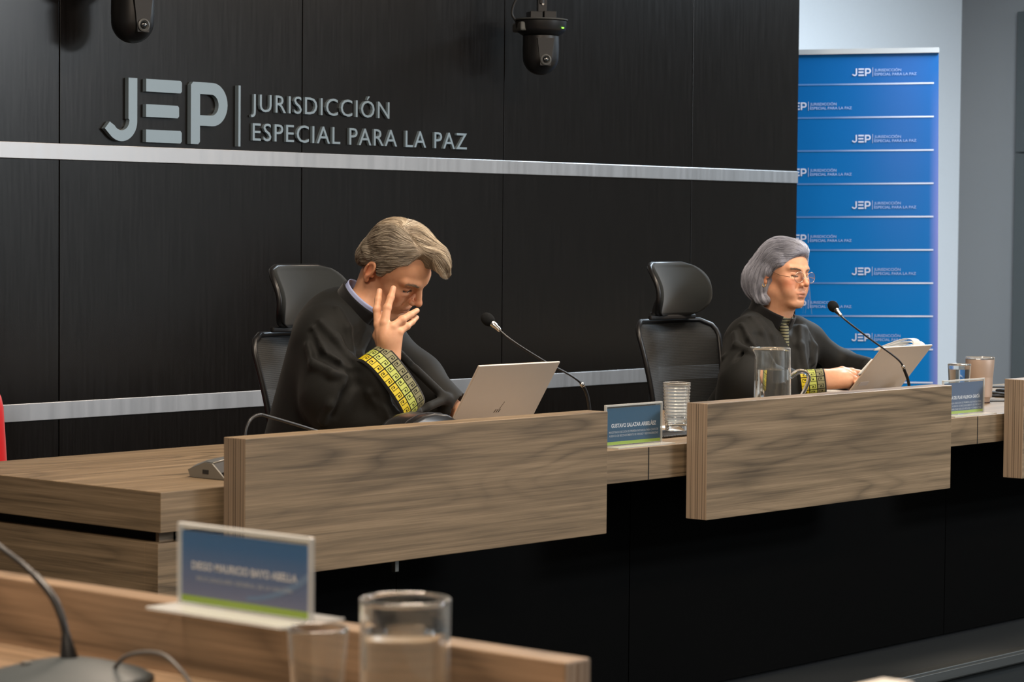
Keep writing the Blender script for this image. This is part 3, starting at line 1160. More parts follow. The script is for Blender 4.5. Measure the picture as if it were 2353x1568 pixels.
lean = math.atan2(.084, .1335)
laptop((4.8765, 4.332, WT), .306, .252, lean, 'open silver laptop beside the gooseneck microphone, its lid toward the camera', mark=True)
laptop((7.038, 4.602, WT), .292, .242, math.atan2(.1105, .1314), 'open silver laptop held near the woman, a pale sticker low on its lid', sticker=True)

# ------------------------------------------------------------------ glassware


def rings_profile(r0, r1, h, wall, ribs=0, amp=.0012, floor=.008):
    out, inn = [], []
    n = max(24, ribs * 6)
    for i in range(n + 1):
        s = i / n
        r = r0 + (r1 - r0) * s
        a = amp * math.sin(2 * math.pi * ribs * s) if ribs and .16 < s < .95 else 0
        out.append((r + a, h * s))
    for i in range(n + 1):
        s = 1 - i / n
        z = max(floor, h * s)
        r = r0 + (r1 - r0) * (z / h) - wall
        inn.append((r, z))
        if h * s <= floor:
            break
    return [(0, 0), (r0 * .92, 0)] + out + [(r1 - wall * .5, h + .0008)] + inn + [(0, floor + .001)]


tb = empty('ribbed_tumbler', (5.665, 4.312, WT + .004), 0, 'clear ribbed water tumbler behind the name plate on black coaster', 'glass')
MB().lathe(rings_profile(.0300, .0375, .132, .0022, ribs=15, floor=.014), 72).build('tumbler', M['glass'], tb, smooth=True)
MB().lathe([(0, .0155), (.0270, .0155), (.0275, .0300), (0, .0300)], 64).build('water', M['water'], tb, auto=40)

cs = empty('coaster', (5.615, 4.285, WT), math.radians(2), 'black beaded coaster under the ribbed tumbler', 'coaster')
mb = MB()
rnd = random.Random(4)
mb.box((-.14, -.070, 0), (.14, .070, .0035), .001)
mb.build('mat', M['matt_black'], cs)
mb = MB()
for i in range(44):
    x = -.14 + .28 * i / 43
    mb.lathe([(0, 0), (.0028, .0012), (.0036, .0036), (.0026, .0062), (0, .0072)], 8, c=(x, -.071 + rnd.uniform(-.001, .001), 0))
mb.build('beaded_rim', M['black_plastic'], cs, smooth=True)

pp = empty('paper_sheet', (5.90, 4.42, WT), math.radians(4), 'white paper lying on the bench behind the ribbed tumbler', 'paper')
MB().box((-.16, -.07, 0), (.105, .05, .0025)).build('sheet', M['paper'], pp)


def pitcher(loc, rz, label, r0, r1, h, water, handle=True, spout_=1.0):
    t = empty('water_pitcher', loc, rz, label, 'pitcher', 'glass water pitchers')
    n = 72
    zs_ = [i / 26 for i in range(27)]
    vs, fs = [], []

    def ringpts(r, z, spout, off=0.0):
        out = []
        for j in range(n):
            a = 2 * math.pi * j / n
            da = (a - math.pi + math.pi) % (2 * math.pi) - math.pi     # spout at local -x
            k_ = math.exp(-(((a - math.pi)) / .30) ** 2) * spout * spout_
            rr = r + k_ * .016
            out.append((rr * math.cos(a), rr * math.sin(a), z + k_ * .002))
        return out
    rings = []
    for s in zs_:
        rings.append(ringpts(r0 + (r1 - r0) * s, h * s, max(0, (s - .86) / .14) ** 1.5))
    rings.append(ringpts(r1 - .0018, h + .0012, 1.0))
    for s in reversed(zs_):
        z = max(.009, h * s)
        rings.append(ringpts(r0 + (r1 - r0) * s - .0032, z, max(0, (s - .86) / .14) ** 1.5))
        if h * s <= .009:
            break
    for r in rings:
        vs += r
    c0 = len(vs)
    vs += [(0, 0, 0), (0, 0, .0105)]
    for i in range(len(rings) - 1):
        for j in range(n):
            fs.append((i * n + j, i * n + (j + 1) % n, (i + 1) * n + (j + 1) % n, (i + 1) * n + j))
    for j in range(n):
        fs.append((j, c0, (j + 1) % n))
        q = (len(rings) - 1) * n
        fs.append((q + j, q + (j + 1) % n, c0 + 1))
    obj_from('body', vs, fs, M['glass'], t, smooth=True)
    rw0, rw1 = r0 - .0036, r0 + (r1 - r0) * (water / h) - .0036
    MB().lathe([(0, .0112), (rw0, .0112), (rw1, water), (0, water)], n).build('water', M['water'], t, auto=40)
    if handle:
        rh = r0 + (r1 - r0) * .6
        pts = [(rh - .001, 0, h * .60), (rh + .012, 0, h * .655), (rh + .030, 0, h * .685), (rh + .047, 0, h * .655), (rh + .052, 0, h * .58), (rh + .044, 0, h * .46), (rh + .028, 0, h * .32), (rh + .012, 0, h * .20), (r0 + .001, 0, h * .15)]
        c_ = sweep(pts, 8)
        MB().tube(c_, [.0058 + .0022 * math.exp(-((i - 10) / 9) ** 2) for i in range(len(c_))], 16).build('handle', M['glass'], t, smooth=True)
    return t


# the pitchers' widths run parallel to the picture: handle to the right of the viewer
hr = math.radians(-49)
pitcher((6.208, 4.378, WT), hr, 'glass pitcher half full of water in front of the woman', .0555, .0510, .212, .150)
pitcher((2.000, 1.878, FT), math.radians(38), 'large blurred handleless glass jug of water on the nearest desk', .0470, .0480, .141, .108, handle=False, spout_=0.0)
sg = empty('small_tumbler', (1.990, 1.998, FT), 0, 'small empty blurred glass left of the nearest pitcher', 'glass')
MB().lathe(rings_profile(.026, .0335, .098, .0020, floor=.008), 64).build('tumbler', M['glass'], sg, smooth=True)

wg = empty('water_glass', (7.175, 4.340, WT), 0, 'small clear glass of water left of the beige metal cup', 'glass')
MB().lathe(rings_profile(.0285, .0365, .134, .0018, floor=.010), 64).build('tumbler', M['glass'], wg, smooth=True)
MB().lathe([(0, .0112), (.0272, .0112), (.0330, .118), (0, .118)], 64).build('water', M['water'], wg, auto=40)

sc_ = empty('metal_cup', (7.376, 4.385, WT), 0, 'beige insulated metal cup with a clear lid at the right', 'cup')
MB().lathe([(0, 0), (.0325, 0), (.0335, .002), (.0335, .012), (.0360, .018), (.0455, .120), (.0465, .138), (.0462, .141), (.044, .141), (.040, .020), (0, .02)], 64).build('cup_body', M['steel_cup'], sc_, auto=35)
MB().lathe([(0, .1385), (.0440, .1385), (.0470, .1415), (.0472, .1475), (.0455, .1485), (.0440, .1440), (0, .1440)], 64).build('clear_lid', M['glass'], sc_, auto=35)
MB().lathe([(.0336, .0005), (.0342, .001), (.0342, .004), (.0336, .0045)], 64, closed=True).build('base_ring', plain('dark_rubber', (.05, .02, .012), .6), sc_, smooth=True)
MB().box((-.004, -.0012, 0), (.004, .0012, .009)).xf(Matrix.Translation((-.0265, -.0245, .022)) @ Matrix.Rotation(math.radians(-49), 4, 'Z')).build('logo_mark', plain('cup_logo', (.25, .17, .13), .4), sc_)

# black cable pile at the right end
for i, (label, seed, gx) in enumerate((('black looped power cable beside the beige metal cup', 3, 0.0), ('thin black cable crossing forward from the cable loops', 8, .05))):
    rnd = random.Random(seed)
    t = empty('power_cable', (7.62, 4.42, WT), 0, label, 'cable')
    if i == 0:
        pts = [(-.20, .10, .012), (-.05, .13, .016), (.10, .10, .014), (.17, .02, .012), (.08, -.04, .012), (-.06, -.02, .02), (-.10, .05, .030), (.02, .10, .034), (.14, .06, .030), (.10, -.02, .022), (-.02, -.03, .014), (-.06, .06, .010), (.06, .12, .010), (.20, .12, .012)]
        MB().box((.04, .03, .0), (.12, .075, .028), .005).build('plug', M['black_plastic'], t)
        r = .0042
    else:
        pts = [(-.24, -.02, .004), (-.12, -.10, .004), (-.02, -.13, .004), (.06, -.10, .014), (.12, -.04, .020), (.05, .06, .034), (-.04, .10, .030), (-.02, .02, .012), (.07, -.08, .004), (.14, -.16, .004)]
        r = .0026
    MB().tube(sweep(pts, 8), r, 10).build('cord', M['matt_black'], t, smooth=True)

# ------------------------------------------------------------------ near microphone and cable on the side desk
nm = empty('microphone', (1.965, 2.385, FT), 0, 'near blurred gooseneck microphone rising from a domed base at lower left', 'microphone', None)
MB().lathe([(0, 0), (.098, 0), (.100, .004), (.090, .009), (.056, .0185), (.030, .024), (.014, .026), (0, .026)], 64).xf(Matrix.Translation((-.012, -.012, 0))).build('base', plain('dark_grey_dome', (.045, .055, .060), .5), nm, smooth=True)
MB().box((-.055, .012, .014), (-.045, .022, .0235), .001).build('talk_button', M['grey_plastic'], nm)

npts = [Vector(p) - Vector((1.965, 2.385, FT)) for p in ((1.960, 2.3783, .788), (1.960, 2.3823, .8064), (1.960, 2.3942, .8385), (1.960, 2.4166, .8645), (1.960, 2.4588, .8889), (1.960, 2.5082, .909), (1.955, 2.58, .945), (1.93, 2.68, 1.00), (1.90, 2.76, 1.035))]
MB().tube(sweep(npts, 8), [.0048] * 30 + [.0038] * 35, 12).build('flexible_neck', M['black_plastic'], nm, smooth=True)
MB().tube([npts[0] + Vector((0, .0008, -.010)), npts[0] + Vector((0, .0008, 0)), npts[1] + Vector((0, .0008, 0)), npts[1] + Vector((0, .003, .012))], [.0125, .0115, .0075, .005], 16).build('neck_socket', M['black_plastic'], nm, auto=40)
d_ = (npts[-1] - npts[-2]).normalized()
MB().tube([npts[-1], npts[-1] + d_ * .006, npts[-1] + d_ * .03, npts[-1] + d_ * .04], [.005, .014, .014, .005], 16).build('foam_windscreen', M['foam'], nm, smooth=True)

t = empty('microphone_cable', (1.98, 2.26, FT), 0, 'grey blurred cable arching up beside the near microphone base', 'cable')
o_ = Vector((1.98, 2.26, FT))
MB().tube(sweep([Vector(p) - o_ for p in ((2.02, 2.40, .770), (1.985, 2.355, .769), (1.98, 2.330, .7755), (1.98, 2.3049, .7966), (1.98, 2.2708, .8066), (1.98, 2.2371, .8075), (1.98, 2.2112, .796), (1.98, 2.1928, .7818), (1.975, 2.178, .7685), (1.93, 2.13, .768), (1.82, 2.06, .768))], 8), .0026, 12).build('cord', plain('grey_cable', (.10, .095, .09), .45), t, smooth=True)

# ------------------------------------------------------------------ office chairs


def mesh_fabric():
    """fine horizontal weave, partly see-through"""
    mt, N, L, b = new_mat('chair_mesh_weave')
    b.inputs['Base Color'].default_value = (.012, .014, .015, 1)
    b.inputs['Roughness'].default_value = .75
    b.inputs['Sheen Weight'].default_value = .15
    tc = N.new('ShaderNodeTexCoord')
    w = N.new('ShaderNodeTexWave')
    w.bands_direction = 'Z'
    w.inputs['Scale'].default_value = 62
    w.inputs['Distortion'].default_value = .4
    w.inputs['Detail Scale'].default_value = 40
    L.new(tc.outputs['Object'], w.inputs['Vector'])
    mr = N.new('ShaderNodeMapRange')
    mr.inputs[3].default_value = .55
    mr.inputs[4].default_value = .92
    L.new(w.outputs['Fac'], mr.inputs[0])
    tr = N.new('ShaderNodeBsdfTransparent')
    mx = N.new('ShaderNodeMixShader')
    L.new(mr.outputs[0], mx.inputs[0])
    L.new(tr.outputs[0], mx.inputs[1])
    L.new(b.outputs[0], mx.inputs[2])
    L.new(mx.outputs[0], N['Material Output'].inputs['Surface'])
    return mt


M['weave'] = mesh_fabric()
M['rest'] = plain('padded_weave', (.013, .016, .017), .85, spec=.25, sheen=.15, bump=.25, bscale=1200)


def pad_surface(w_at, x_bow, z0, z1, nx, nz, yf, corner):
    """outline rounded pad: returns grid of points (front), superellipse-like outline"""
    g = []
    for j in range(nz + 1):
        t = j / nz
        z = z0 + (z1 - z0) * t
        e = min(t, 1 - t) * (z1 - z0)
        shrink = 0
        if e < corner:
            shrink = corner - math.sqrt(max(0, corner ** 2 - (corner - e) ** 2))
        hw = w_at(t) / 2 - shrink
        row = []
        for i in range(nx + 1):
            s = -1 + 2 * i / nx
            x = hw * s
            row.append((x, yf(x, t), z))
        g.append(row)
    return g


def grid_obj(g, name, mat, parent, thick=0.0, smooth=True, sub=0):
    vs = [p for r in g for p in r]
    n = len(g[0])
    fs = [(j * n + i, j * n + i + 1, (j + 1) * n + i + 1, (j + 1) * n + i) for j in range(len(g) - 1) for i in range(n - 1)]
    o = obj_from(name, vs, fs, mat, parent, smooth=smooth)
    if thick:
        md = o.modifiers.new('thickness', 'SOLIDIFY')
        md.thickness = thick
        md.offset = 0
    return o


def chair(loc, rz, label):
    """local: sitter looks toward -y; z=0 on the floor"""
    t = empty('office_chair', loc, rz, label, 'chair', 'black mesh office chairs')
    # seat, column, star base
    MB().box((-.24, -.28, .43), (.24, .20, .50), .035, 4).build('seat', M['rest'], t, auto=50)
    MB().tube([(0, 0, .10), (0, 0, .28)], .030, 20).tube([(0, 0, .26), (0, 0, .43)], .018, 20).build('gas_column', M['black_plastic'], t, auto=40)
    for k in range(5):
        a = 2 * math.pi * k / 5 + .3
        MB().tube([(.02 * math.cos(a), .02 * math.sin(a), .11), (.29 * math.cos(a), .29 * math.sin(a), .075)], [.024, .015], 10).build('base_arm', M['black_plastic'], t, smooth=True)
        MB().tube([(.29 * math.cos(a) - .02 * math.sin(a), .29 * math.sin(a) + .02 * math.cos(a), .03), (.29 * math.cos(a) + .02 * math.sin(a), .29 * math.sin(a) - .02 * math.cos(a), .03)], .03, 18).build('castor', M['black_plastic'], t, auto=40)
    for s in (-1, 1):
        MB().tube(sweep([(s * .24, -.02, .46), (s * .29, -.02, .47), (s * .295, -.02, .56), (s * .29, -.04, .63)], 6), .013, 12).build('arm_post', M['black_plastic'], t, smooth=True)
        MB().box((s * .29 - .04, -.18, .630), (s * .29 + .04, .08, .655), .01).build('armrest', M['matt_black'], t, auto=50)
    yb = lambda x, t_: .200 + .070 * t_ - 1.15 * x * x + .05 * math.sin(math.pi * t_) * -.6
    wb_ = lambda t_: .310 + .115 * min(1, t_ / .9)
    g = pad_surface(wb_, 0, .50, .995, 20, 30, yb, .055)
    bk_ = grid_obj(g, 'backrest', M['weave'], t, thick=.002)
    n = len(g)
    edge = [r[0] for r in g] + [p for p in g[-1][1:]] + [r[-1] for r in reversed(g[:-1])] + [p for p in reversed(g[0][1:-1])]
    edge = edge + [edge[0]]
    MB().tube(edge, .0085, 10).build('frame', M['black_plastic'], bk_, smooth=True)
    MB().tube(sweep([(0, .16, .42), (0, .27, .50), (0, .30, .70), (0, .31, .90), (0, .305, 1.02)], 6), .017, 12).build('spine', M['black_plastic'], t, smooth=True)
    # headrest on its bracket
    yh = lambda x, t_: .238 - 2.2 * x * x - .032 * math.sin(math.pi * min(1, t_ * 1.05)) + .030 * t_
    gh = pad_surface(lambda t_: .270 + .008 * t_, 0, 1.018, 1.180, 22, 16, yh, .058)
    hd = grid_obj(gh, 'headrest', M['rest'], t, thick=.022)
    eh = [r[0] for r in gh] + [p for p in gh[-1][1:]] + [r[-1] for r in reversed(gh[:-1])] + [p for p in reversed(gh[0][1:-1])]
    eh = [(p[0], p[1] + .006, p[2]) for p in eh]
    MB().tube(eh + [eh[0]], .0085, 10).build('headrest_rim', M['black_plastic'], hd, smooth=True)
    MB().tube(sweep([(0, .305, .98), (0, .295, 1.04), (0, .262, 1.09)], 5), .014, 12).box((-.12, .225, 1.000), (.12, .240, 1.016), .004).build('headrest_bracket', M['matt_black'], t, auto=50)
    return t


chair((6.800, 4.965, 0), math.radians(0), 'empty looking black mesh chair left of the woman in the robe')
chair((5.130, 4.985, 0), math.radians(0), 'black mesh chair behind the shoulder of the man in the robe')

# ------------------------------------------------------------------ sculpting by smooth distance fields
BIG = 1.0


class Frame:
    def __init__(self, o, R):
        self.o = np.array(o, float)
        self.R = np.array(R, float)     # rows are the local axes in world space

    def w(self, p):
        return self.o + np.asarray(p, float) @ self.R

    def v(self, p):
        return np.asarray(p, float) @ self.R


class Field:
    """ordered list of smooth unions (+) and cuts (-)"""

    def __init__(self, frame=None):
        self.p = []
        self.f = frame or Frame((0, 0, 0), np.eye(3))

    def _add(self, fn, c, r, k, op):
        self.p.append((fn, np.array(c, float), r, k, op))

    def ell(self, c, r, k=.01, op=1, rot=None):
        """ellipsoid; rot: optional 3x3 with local axes as rows (in the frame)"""
        f = self.f
        cw = f.w(c)
        A = (np.array(rot, float) @ f.R) if rot is not None else f.R
        r = np.array(r, float)

        def fn(P):
            q = (P - cw) @ A.T
            k0 = np.sqrt(((q / r) ** 2).sum(1)) + 1e-9
            k1 = np.sqrt(((q / r ** 2) ** 2).sum(1)) + 1e-9
            return k0 * (k0 - 1) / k1
        self._add(fn, cw, r.max(), k, op)
        return self

    def cap(self, a, b, ra, rb=None, k=.01, op=1):
        rb = ra if rb is None else rb
        A, B = self.f.w(a), self.f.w(b)
        d = B - A
        L2 = max(d @ d, 1e-12)

        def fn(P):
            q = P - A
            t = np.clip(q @ d / L2, 0, 1)
            return np.sqrt(((q - t[:, None] * d) ** 2).sum(1)) - (ra + (rb - ra) * t)
        self._add(fn, (A + B) / 2, np.sqrt(L2) / 2 + max(ra, rb), k, op)
        return self

    def chain(self, pts, rs, k=.01, op=1):
        for i in range(len(pts) - 1):
            self.cap(pts[i], pts[i + 1], rs[i], rs[i + 1], k, op)
        return self

    def flat(self, a, b, wdir, ra, rb, k=.01, op=1):
        """tapered capsule with elliptical section; ra=(half width, half thickness)"""
        A, B = self.f.w(a), self.f.w(b)
        d = B - A
        Ln = np.sqrt(d @ d)
        d = d / Ln
        w = self.f.v(wdir)
        w = w - d * (w @ d)
        w /= np.sqrt(w @ w)
        t_ = np.cross(d, w)

        def fn(P):
            q = P - A
            u = q @ d
            s = np.clip(u / Ln, 0, 1)
            rw = ra[0] + (rb[0] - ra[0]) * s
            rt_ = ra[1] + (rb[1] - ra[1]) * s
            e = u - s * Ln
            x, y = q @ w, q @ t_
            m_ = np.minimum(rw, rt_)
            k0 = np.sqrt((x / rw) ** 2 + (y / rt_) ** 2 + (e / m_) ** 2) + 1e-9
            k1 = np.sqrt((x / rw ** 2) ** 2 + (y / rt_ ** 2) ** 2 + (e / m_ ** 2) ** 2) + 1e-9
            return k0 * (k0 - 1) / k1
        self._add(fn, (A + B) / 2, Ln / 2 + max(ra + rb), k, op)
        return self

    def __call__(self, P, sel=None):
        d = np.full(len(P), BIG)
        for i, (fn, c, r, k, op) in enumerate(self.p):
            if sel is not None and not sel[i]:
                continue
            e = fn(P)
            if op > 0:
                h = np.clip(.5 + .5 * (d - e) / k, 0, 1)
                d = d * (1 - h) + e * h - k * h * (1 - h)
            else:
                h = np.clip(.5 - .5 * (d + e) / k, 0, 1)
                d = d * (1 - h) - e * h + k * h * (1 - h)
        return d

    def grad(self, P, e=.0008):
        g = np.stack([self(P + np.eye(3)[i] * e) - self(P - np.eye(3)[i] * e) for i in range(3)], 1)
        return g / (np.linalg.norm(g, axis=1, keepdims=True) + 1e-9)

    def snap(self, P, off=0.0, it=4):
        P = np.array(P, float)
        for _ in range(it):
            P = P - self.grad(P) * (self(P) - off)[:, None]
        return P

    def mesh(self, h, lo=None, hi=None, extra=None):
        """block-sparse surface nets"""
        C = np.array([p[1] for p in self.p])
        Rr = np.array([p[2] for p in self.p])
        Kk = np.array([p[3] for p in self.p])
        ops = np.array([p[4] for p in self.p])
        if lo is None:
            u_ = ops > 0
            lo = (C[u_] - Rr[u_, None]).min(0) - 2 * h
            hi = (C[u_] + Rr[u_, None]).max(0) + 2 * h
        lo, hi = np.array(lo, float), np.array(hi, float)
        NB = 14
        S = NB * h
        nb = np.ceil((hi - lo) / S).astype(int) + 1
        dim = nb * NB + 2
        half = S * .5 * math.sqrt(3)
        idx = np.stack(np.meshgrid(*[np.arange(n + 1) for n in (NB, NB, NB)], indexing='ij'), -1).reshape(-1, 3)
        vk, vp = [], []
        quads = []
        bc = np.stack(np.meshgrid(*[np.arange(n) for n in nb], indexing='ij'), -1).reshape(-1, 3)
        cen = lo + (bc + .5) * S
        near = None
        D2 = np.linalg.norm(cen[:, None] - C[None], axis=2)
        act = D2 < Rr[None] + Kk[None] * 2 + half + .05
        dc = self(cen)
        keep = np.where((np.abs(dc) < half * 2.4 + .01) & act.any(1))[0]

        def key(i):
            return (i[..., 0].astype(np.int64) * dim[1] + i[..., 1]) * dim[2] + i[..., 2]
        for bi in keep:
            g = bc[bi] * NB + idx
            P = lo + g * h
            d = self(P, act[bi])
            if extra is not None:
                d = d + extra(P)
            d = d.reshape(NB + 1, NB + 1, NB + 1)
            if d.min() > 0 or d.max() < 0:
                continue
            ins = d < 0
            cells = ins[:-1, :-1, :-1].astype(int)
            s = sum(ins[a:NB + a, b:NB + b, c:NB + c].astype(int) for a in (0, 1) for b in (0, 1) for c in (0, 1))
            mix = np.argwhere((s > 0) & (s < 8))
            if len(mix):
                acc = np.zeros((len(mix), 3))
                cnt = np.zeros(len(mix))
                cor = [(a, b, c) for a in (0, 1) for b in (0, 1) for c in (0, 1)]
                for i in range(8):
                    for j in range(i + 1, 8):
                        a, b = np.array(cor[i]), np.array(cor[j])
                        if abs(a - b).sum() != 1:
                            continue
                        da = d[mix[:, 0] + a[0], mix[:, 1] + a[1], mix[:, 2] + a[2]]
                        db = d[mix[:, 0] + b[0], mix[:, 1] + b[1], mix[:, 2] + b[2]]
                        cr = (da < 0) != (db < 0)
                        t = np.where(cr, da / (da - db + 1e-30), 0)
                        acc += np.where(cr[:, None], a + (b - a) * t[:, None], 0)
                        cnt += cr
                pos = mix + acc / cnt[:, None]
                vp.append(lo + (bc[bi] * NB + pos) * h)
                vk.append(key(bc[bi] * NB + mix))
            for ax in range(3):
                sl0 = [slice(0, NB)] * 3
                sl1 = [slice(0, NB)] * 3
                sl1[ax] = slice(1, NB + 1)
                A_ = ins[tuple(sl0)]
                B_ = ins[tuple(sl1)]
                e = np.argwhere(A_ != B_)
                if not len(e):
                    continue
                fl_ = A_[e[:, 0], e[:, 1], e[:, 2]]
                n = bc[bi] * NB + e
                o1, o2 = np.zeros(3, int), np.zeros(3, int)
                o1[(ax + 1) % 3] = 1
                o2[(ax + 2) % 3] = 1
                q = np.stack([key(n - o1 - o2), key(n - o2), key(n), key(n - o1)], 1)
                q[~fl_] = q[~fl_][:, ::-1]
                quads.append(q)
        vk = np.concatenate(vk)
        vp = np.concatenate(vp)
        o = np.argsort(vk)
        vk, vp = vk[o], vp[o]
        q = np.concatenate(quads)
        ii = np.searchsorted(vk, q)
        ii = np.clip(ii, 0, len(vk) - 1)
        ok = (vk[ii] == q).all(1)
        return vp, ii[ok]


def mesh_np(name, V, F, mat, parent=None, smooth=True):
    me = bpy.data.meshes.new(name)
    V = np.asarray(V, np.float32)
    F = np.asarray(F, np.int32)
    me.vertices.add(len(V))
    me.vertices.foreach_set('co', V.ravel())
    n = F.shape[1]
    me.loops.add(F.size)
    me.loops.foreach_set('vertex_index', F.ravel())
    me.polygons.add(len(F))
    me.polygons.foreach_set('loop_start', np.arange(0, F.size, n, dtype=np.int32))
    me.polygons.foreach_set('use_smooth', np.ones(len(F), bool))
    me.materials.append(mat)
    me.update()
    me.validate()
    return link(bpy.data.objects.new(name, me), parent)


def relax(V, F, it=2, lam=.5):
    n = len(V)
    for _ in range(it):
        acc = np.zeros_like(V)
        cnt = np.zeros(n)
        for a in range(4):
            b = (a + 1) % 4
            np.add.at(acc, F[:, a], V[F[:, b]])
            np.add.at(cnt, F[:, a], 1)
            np.add.at(acc, F[:, b], V[F[:, a]])
            np.add.at(cnt, F[:, b], 1)
        V = V + lam * (acc / np.maximum(cnt, 1)[:, None] - V)
    return V


def head_frame(center, face_az, pitch_, roll_, scale=1.0):
    """local x = the person's right, y = out of the face, z = up"""
    f = np.array([math.sin(face_az), math.cos(face_az), 0.0])
    r = np.array([f[1], -f[0], 0.0])
    u_ = np.array([0, 0, 1.0])
    y = f * math.cos(pitch_) - u_ * math.sin(pitch_)
    z = f * math.sin(pitch_) + u_ * math.cos(pitch_)
    x = r * math.cos(roll_) - z * math.sin(roll_)
    z2 = r * math.sin(roll_) + z * math.cos(roll_)
    return Frame(center, np.stack([x, y, z2]) * 1.0), scale


def skin_mat(name, base, blush, ear):
    mt, N, L, b = new_mat(name)
    at = N.new('ShaderNodeVertexColor')
    at.layer_name = 'tone'
    tc = N.new('ShaderNodeTexCoord')
    t = N.new('ShaderNodeTexNoise')
    t.inputs['Scale'].default_value = 90
    t.inputs['Detail'].default_value = 4
    L.new(tc.outputs['Object'], t.inputs['Vector'])
    mx = N.new('ShaderNodeMix')
    mx.data_type = 'RGBA'
    mx.blend_type = 'OVERLAY'
    mx.inputs[0].default_value = .12
    L.new(at.outputs[0], mx.inputs[6])
    L.new(t.outputs['Fac'], mx.inputs[7])
    L.new(mx.outputs[2], b.inputs['Base Color'])
    b.inputs['Roughness'].default_value = .48
    b.inputs['Specular IOR Level'].default_value = .4
    b.inputs['Subsurface Weight'].default_value = .12
    b.inputs['Subsurface Radius'].default_value = (.8, .3, .15)
    b.inputs['Subsurface Scale'].default_value = .0022
    bp = N.new('ShaderNodeBump')
    bp.inputs['Strength'].default_value = .12
    bp.inputs['Distance'].default_value = .0008
    t2 = N.new('ShaderNodeTexNoise')
    t2.inputs['Scale'].default_value = 420
    L.new(tc.outputs['Object'], t2.inputs['Vector'])
    L.new(t2.outputs['Fac'], bp.inputs['Height'])
    L.new(bp.outputs['Normal'], b.inputs['Normal'])
    return mt


def add_head(F, s, male=True):
    """features in head coordinates times s"""
    def E(c, r, k=.01, op=1, rot=None):
        F.ell([v * s for v in c], [v * s for v in r], k * s, op, rot)

    def K(a, b, ra, rb=None, k=.01, op=1):
        F.cap([v * s for v in a], [v * s for v in b], ra * s, (ra if rb is None else rb) * s, k * s, op)
    E((0, .002 if male else -.004, .046), (.0755, .090 if male else .095, .088), .01)                 # skull
    E((0, .040, .020), (.0620, .060, .075), .030)                 # brow and mid face
    E((0, .045, -.050), (.0500, .050, .056), .030)                # jaw
    jw = .052 if male else .046
    for x in (1, -1):
        K((x * jw, .005, -.052), (x * .020, .082, -.094), .013, .013, .028)   # jaw line
        E((x * .045, .066, -.012), (.020, .024, .020), .022)     # cheek bone
        E((x * .036, .072, -.045), (.022, .022, .028), .020)     # cheek
    E((0, .088, -.093), (.021, .015, .015), .016)                 # chin
    E((0, .088, -.060), (.030, .018, .026), .018)                 # muzzle
    br = .0105 if male else .007
    for x in (1, -1):
        K((x * .012, .0985, .034), (x * .048, .080, .036), br, br * .8, .014)      # brow ridge
    # eye sockets
    for x in (1, -1):
        E((x * .031, .104, .014), (.019, .016, .0125), .012, -1)
        E((x * .0315, .0800, .0145), (.0150, .0150, .0140), .0035)                 # lidded eyeball
        K((x * .018, .0945, .0085), (x * .044, .0865, .0080), .0010, .0010, .0022, -1)   # lash crease
        K((x * .018, .0965, .0220), (x * .045, .0860, .0215), .0011, .0011, .0030, -1)   # fold above the lid
        E((x * .031, .0885, -.0040), (.014, .0075, .0050), .006)                   # soft pouch below the eye
    # nose
    K((0, .100, .026), (0, .1215, -.013), .0075, .0090, .010)
    E((0, .1245, -.0185), (.0105, .0105, .0095), .006)
    for x in (1, -1):
        E((x * .0125, .1120, -.0235), (.0075, .0105, .0080), .005)
        E((x * .0068, .1165, -.0305), (.0032, .0055, .0030), .003, -1)
        K((x * .0185, .1040, -.0225), (x * .0335, .0865, -.0600), .0007, .0010, .0060, -1)   # nasolabial fold
    # lips
    K((-.017, .1010, -.0545), (.017, .1010, -.0545), .0050, .0050, .006)
    E((0, .1055, -.0540), (.014, .0052, .0050), .005)
    E((0, .1035, -.0655), (.016, .0065, .0058), .005)
    K((-.0250, .0965, -.0600), (0, .1110, -.0597), .0011, .0012, .0020, -1)
    K((.0250, .0965, -.0600), (0, .1110, -.0597), .0011, .0012, .0020, -1)
    E((0, .1050, -.0775), (.016, .006, .0045), .006, -1)
    # ears
    ca_, sa_ = math.cos(.22), math.sin(.22)
    for x in (1, -1):
        rot = np.array([[1, 0, 0], [0, ca_, -sa_], [0, sa_, ca_]])
        flare = np.array([[math.cos(.38), -x * math.sin(.38), 0], [x * math.sin(.38), math.cos(.38), 0], [0, 0, 1]])
        rr = rot @ flare
        c = (x * .0800, -.012, .004)
        E(c, (.0065, .0185, .0320), .004, 1, rr)
        E((x * .0870, -.0105, .008), (.0060, .0115, .0210), .0035, -1, rr)
        E((x * .0790, .0035, -.004), (.0050, .0050, .0065), .004)              # tragus
        E((x * .0805, -.006, -.0235), (.0055, .0085, .0100), .005)             # lobe
        K((x * .0865, -.0205, .018), (x * .0845, -.016, -.012), .0022, .0022, .003)   # inner fold


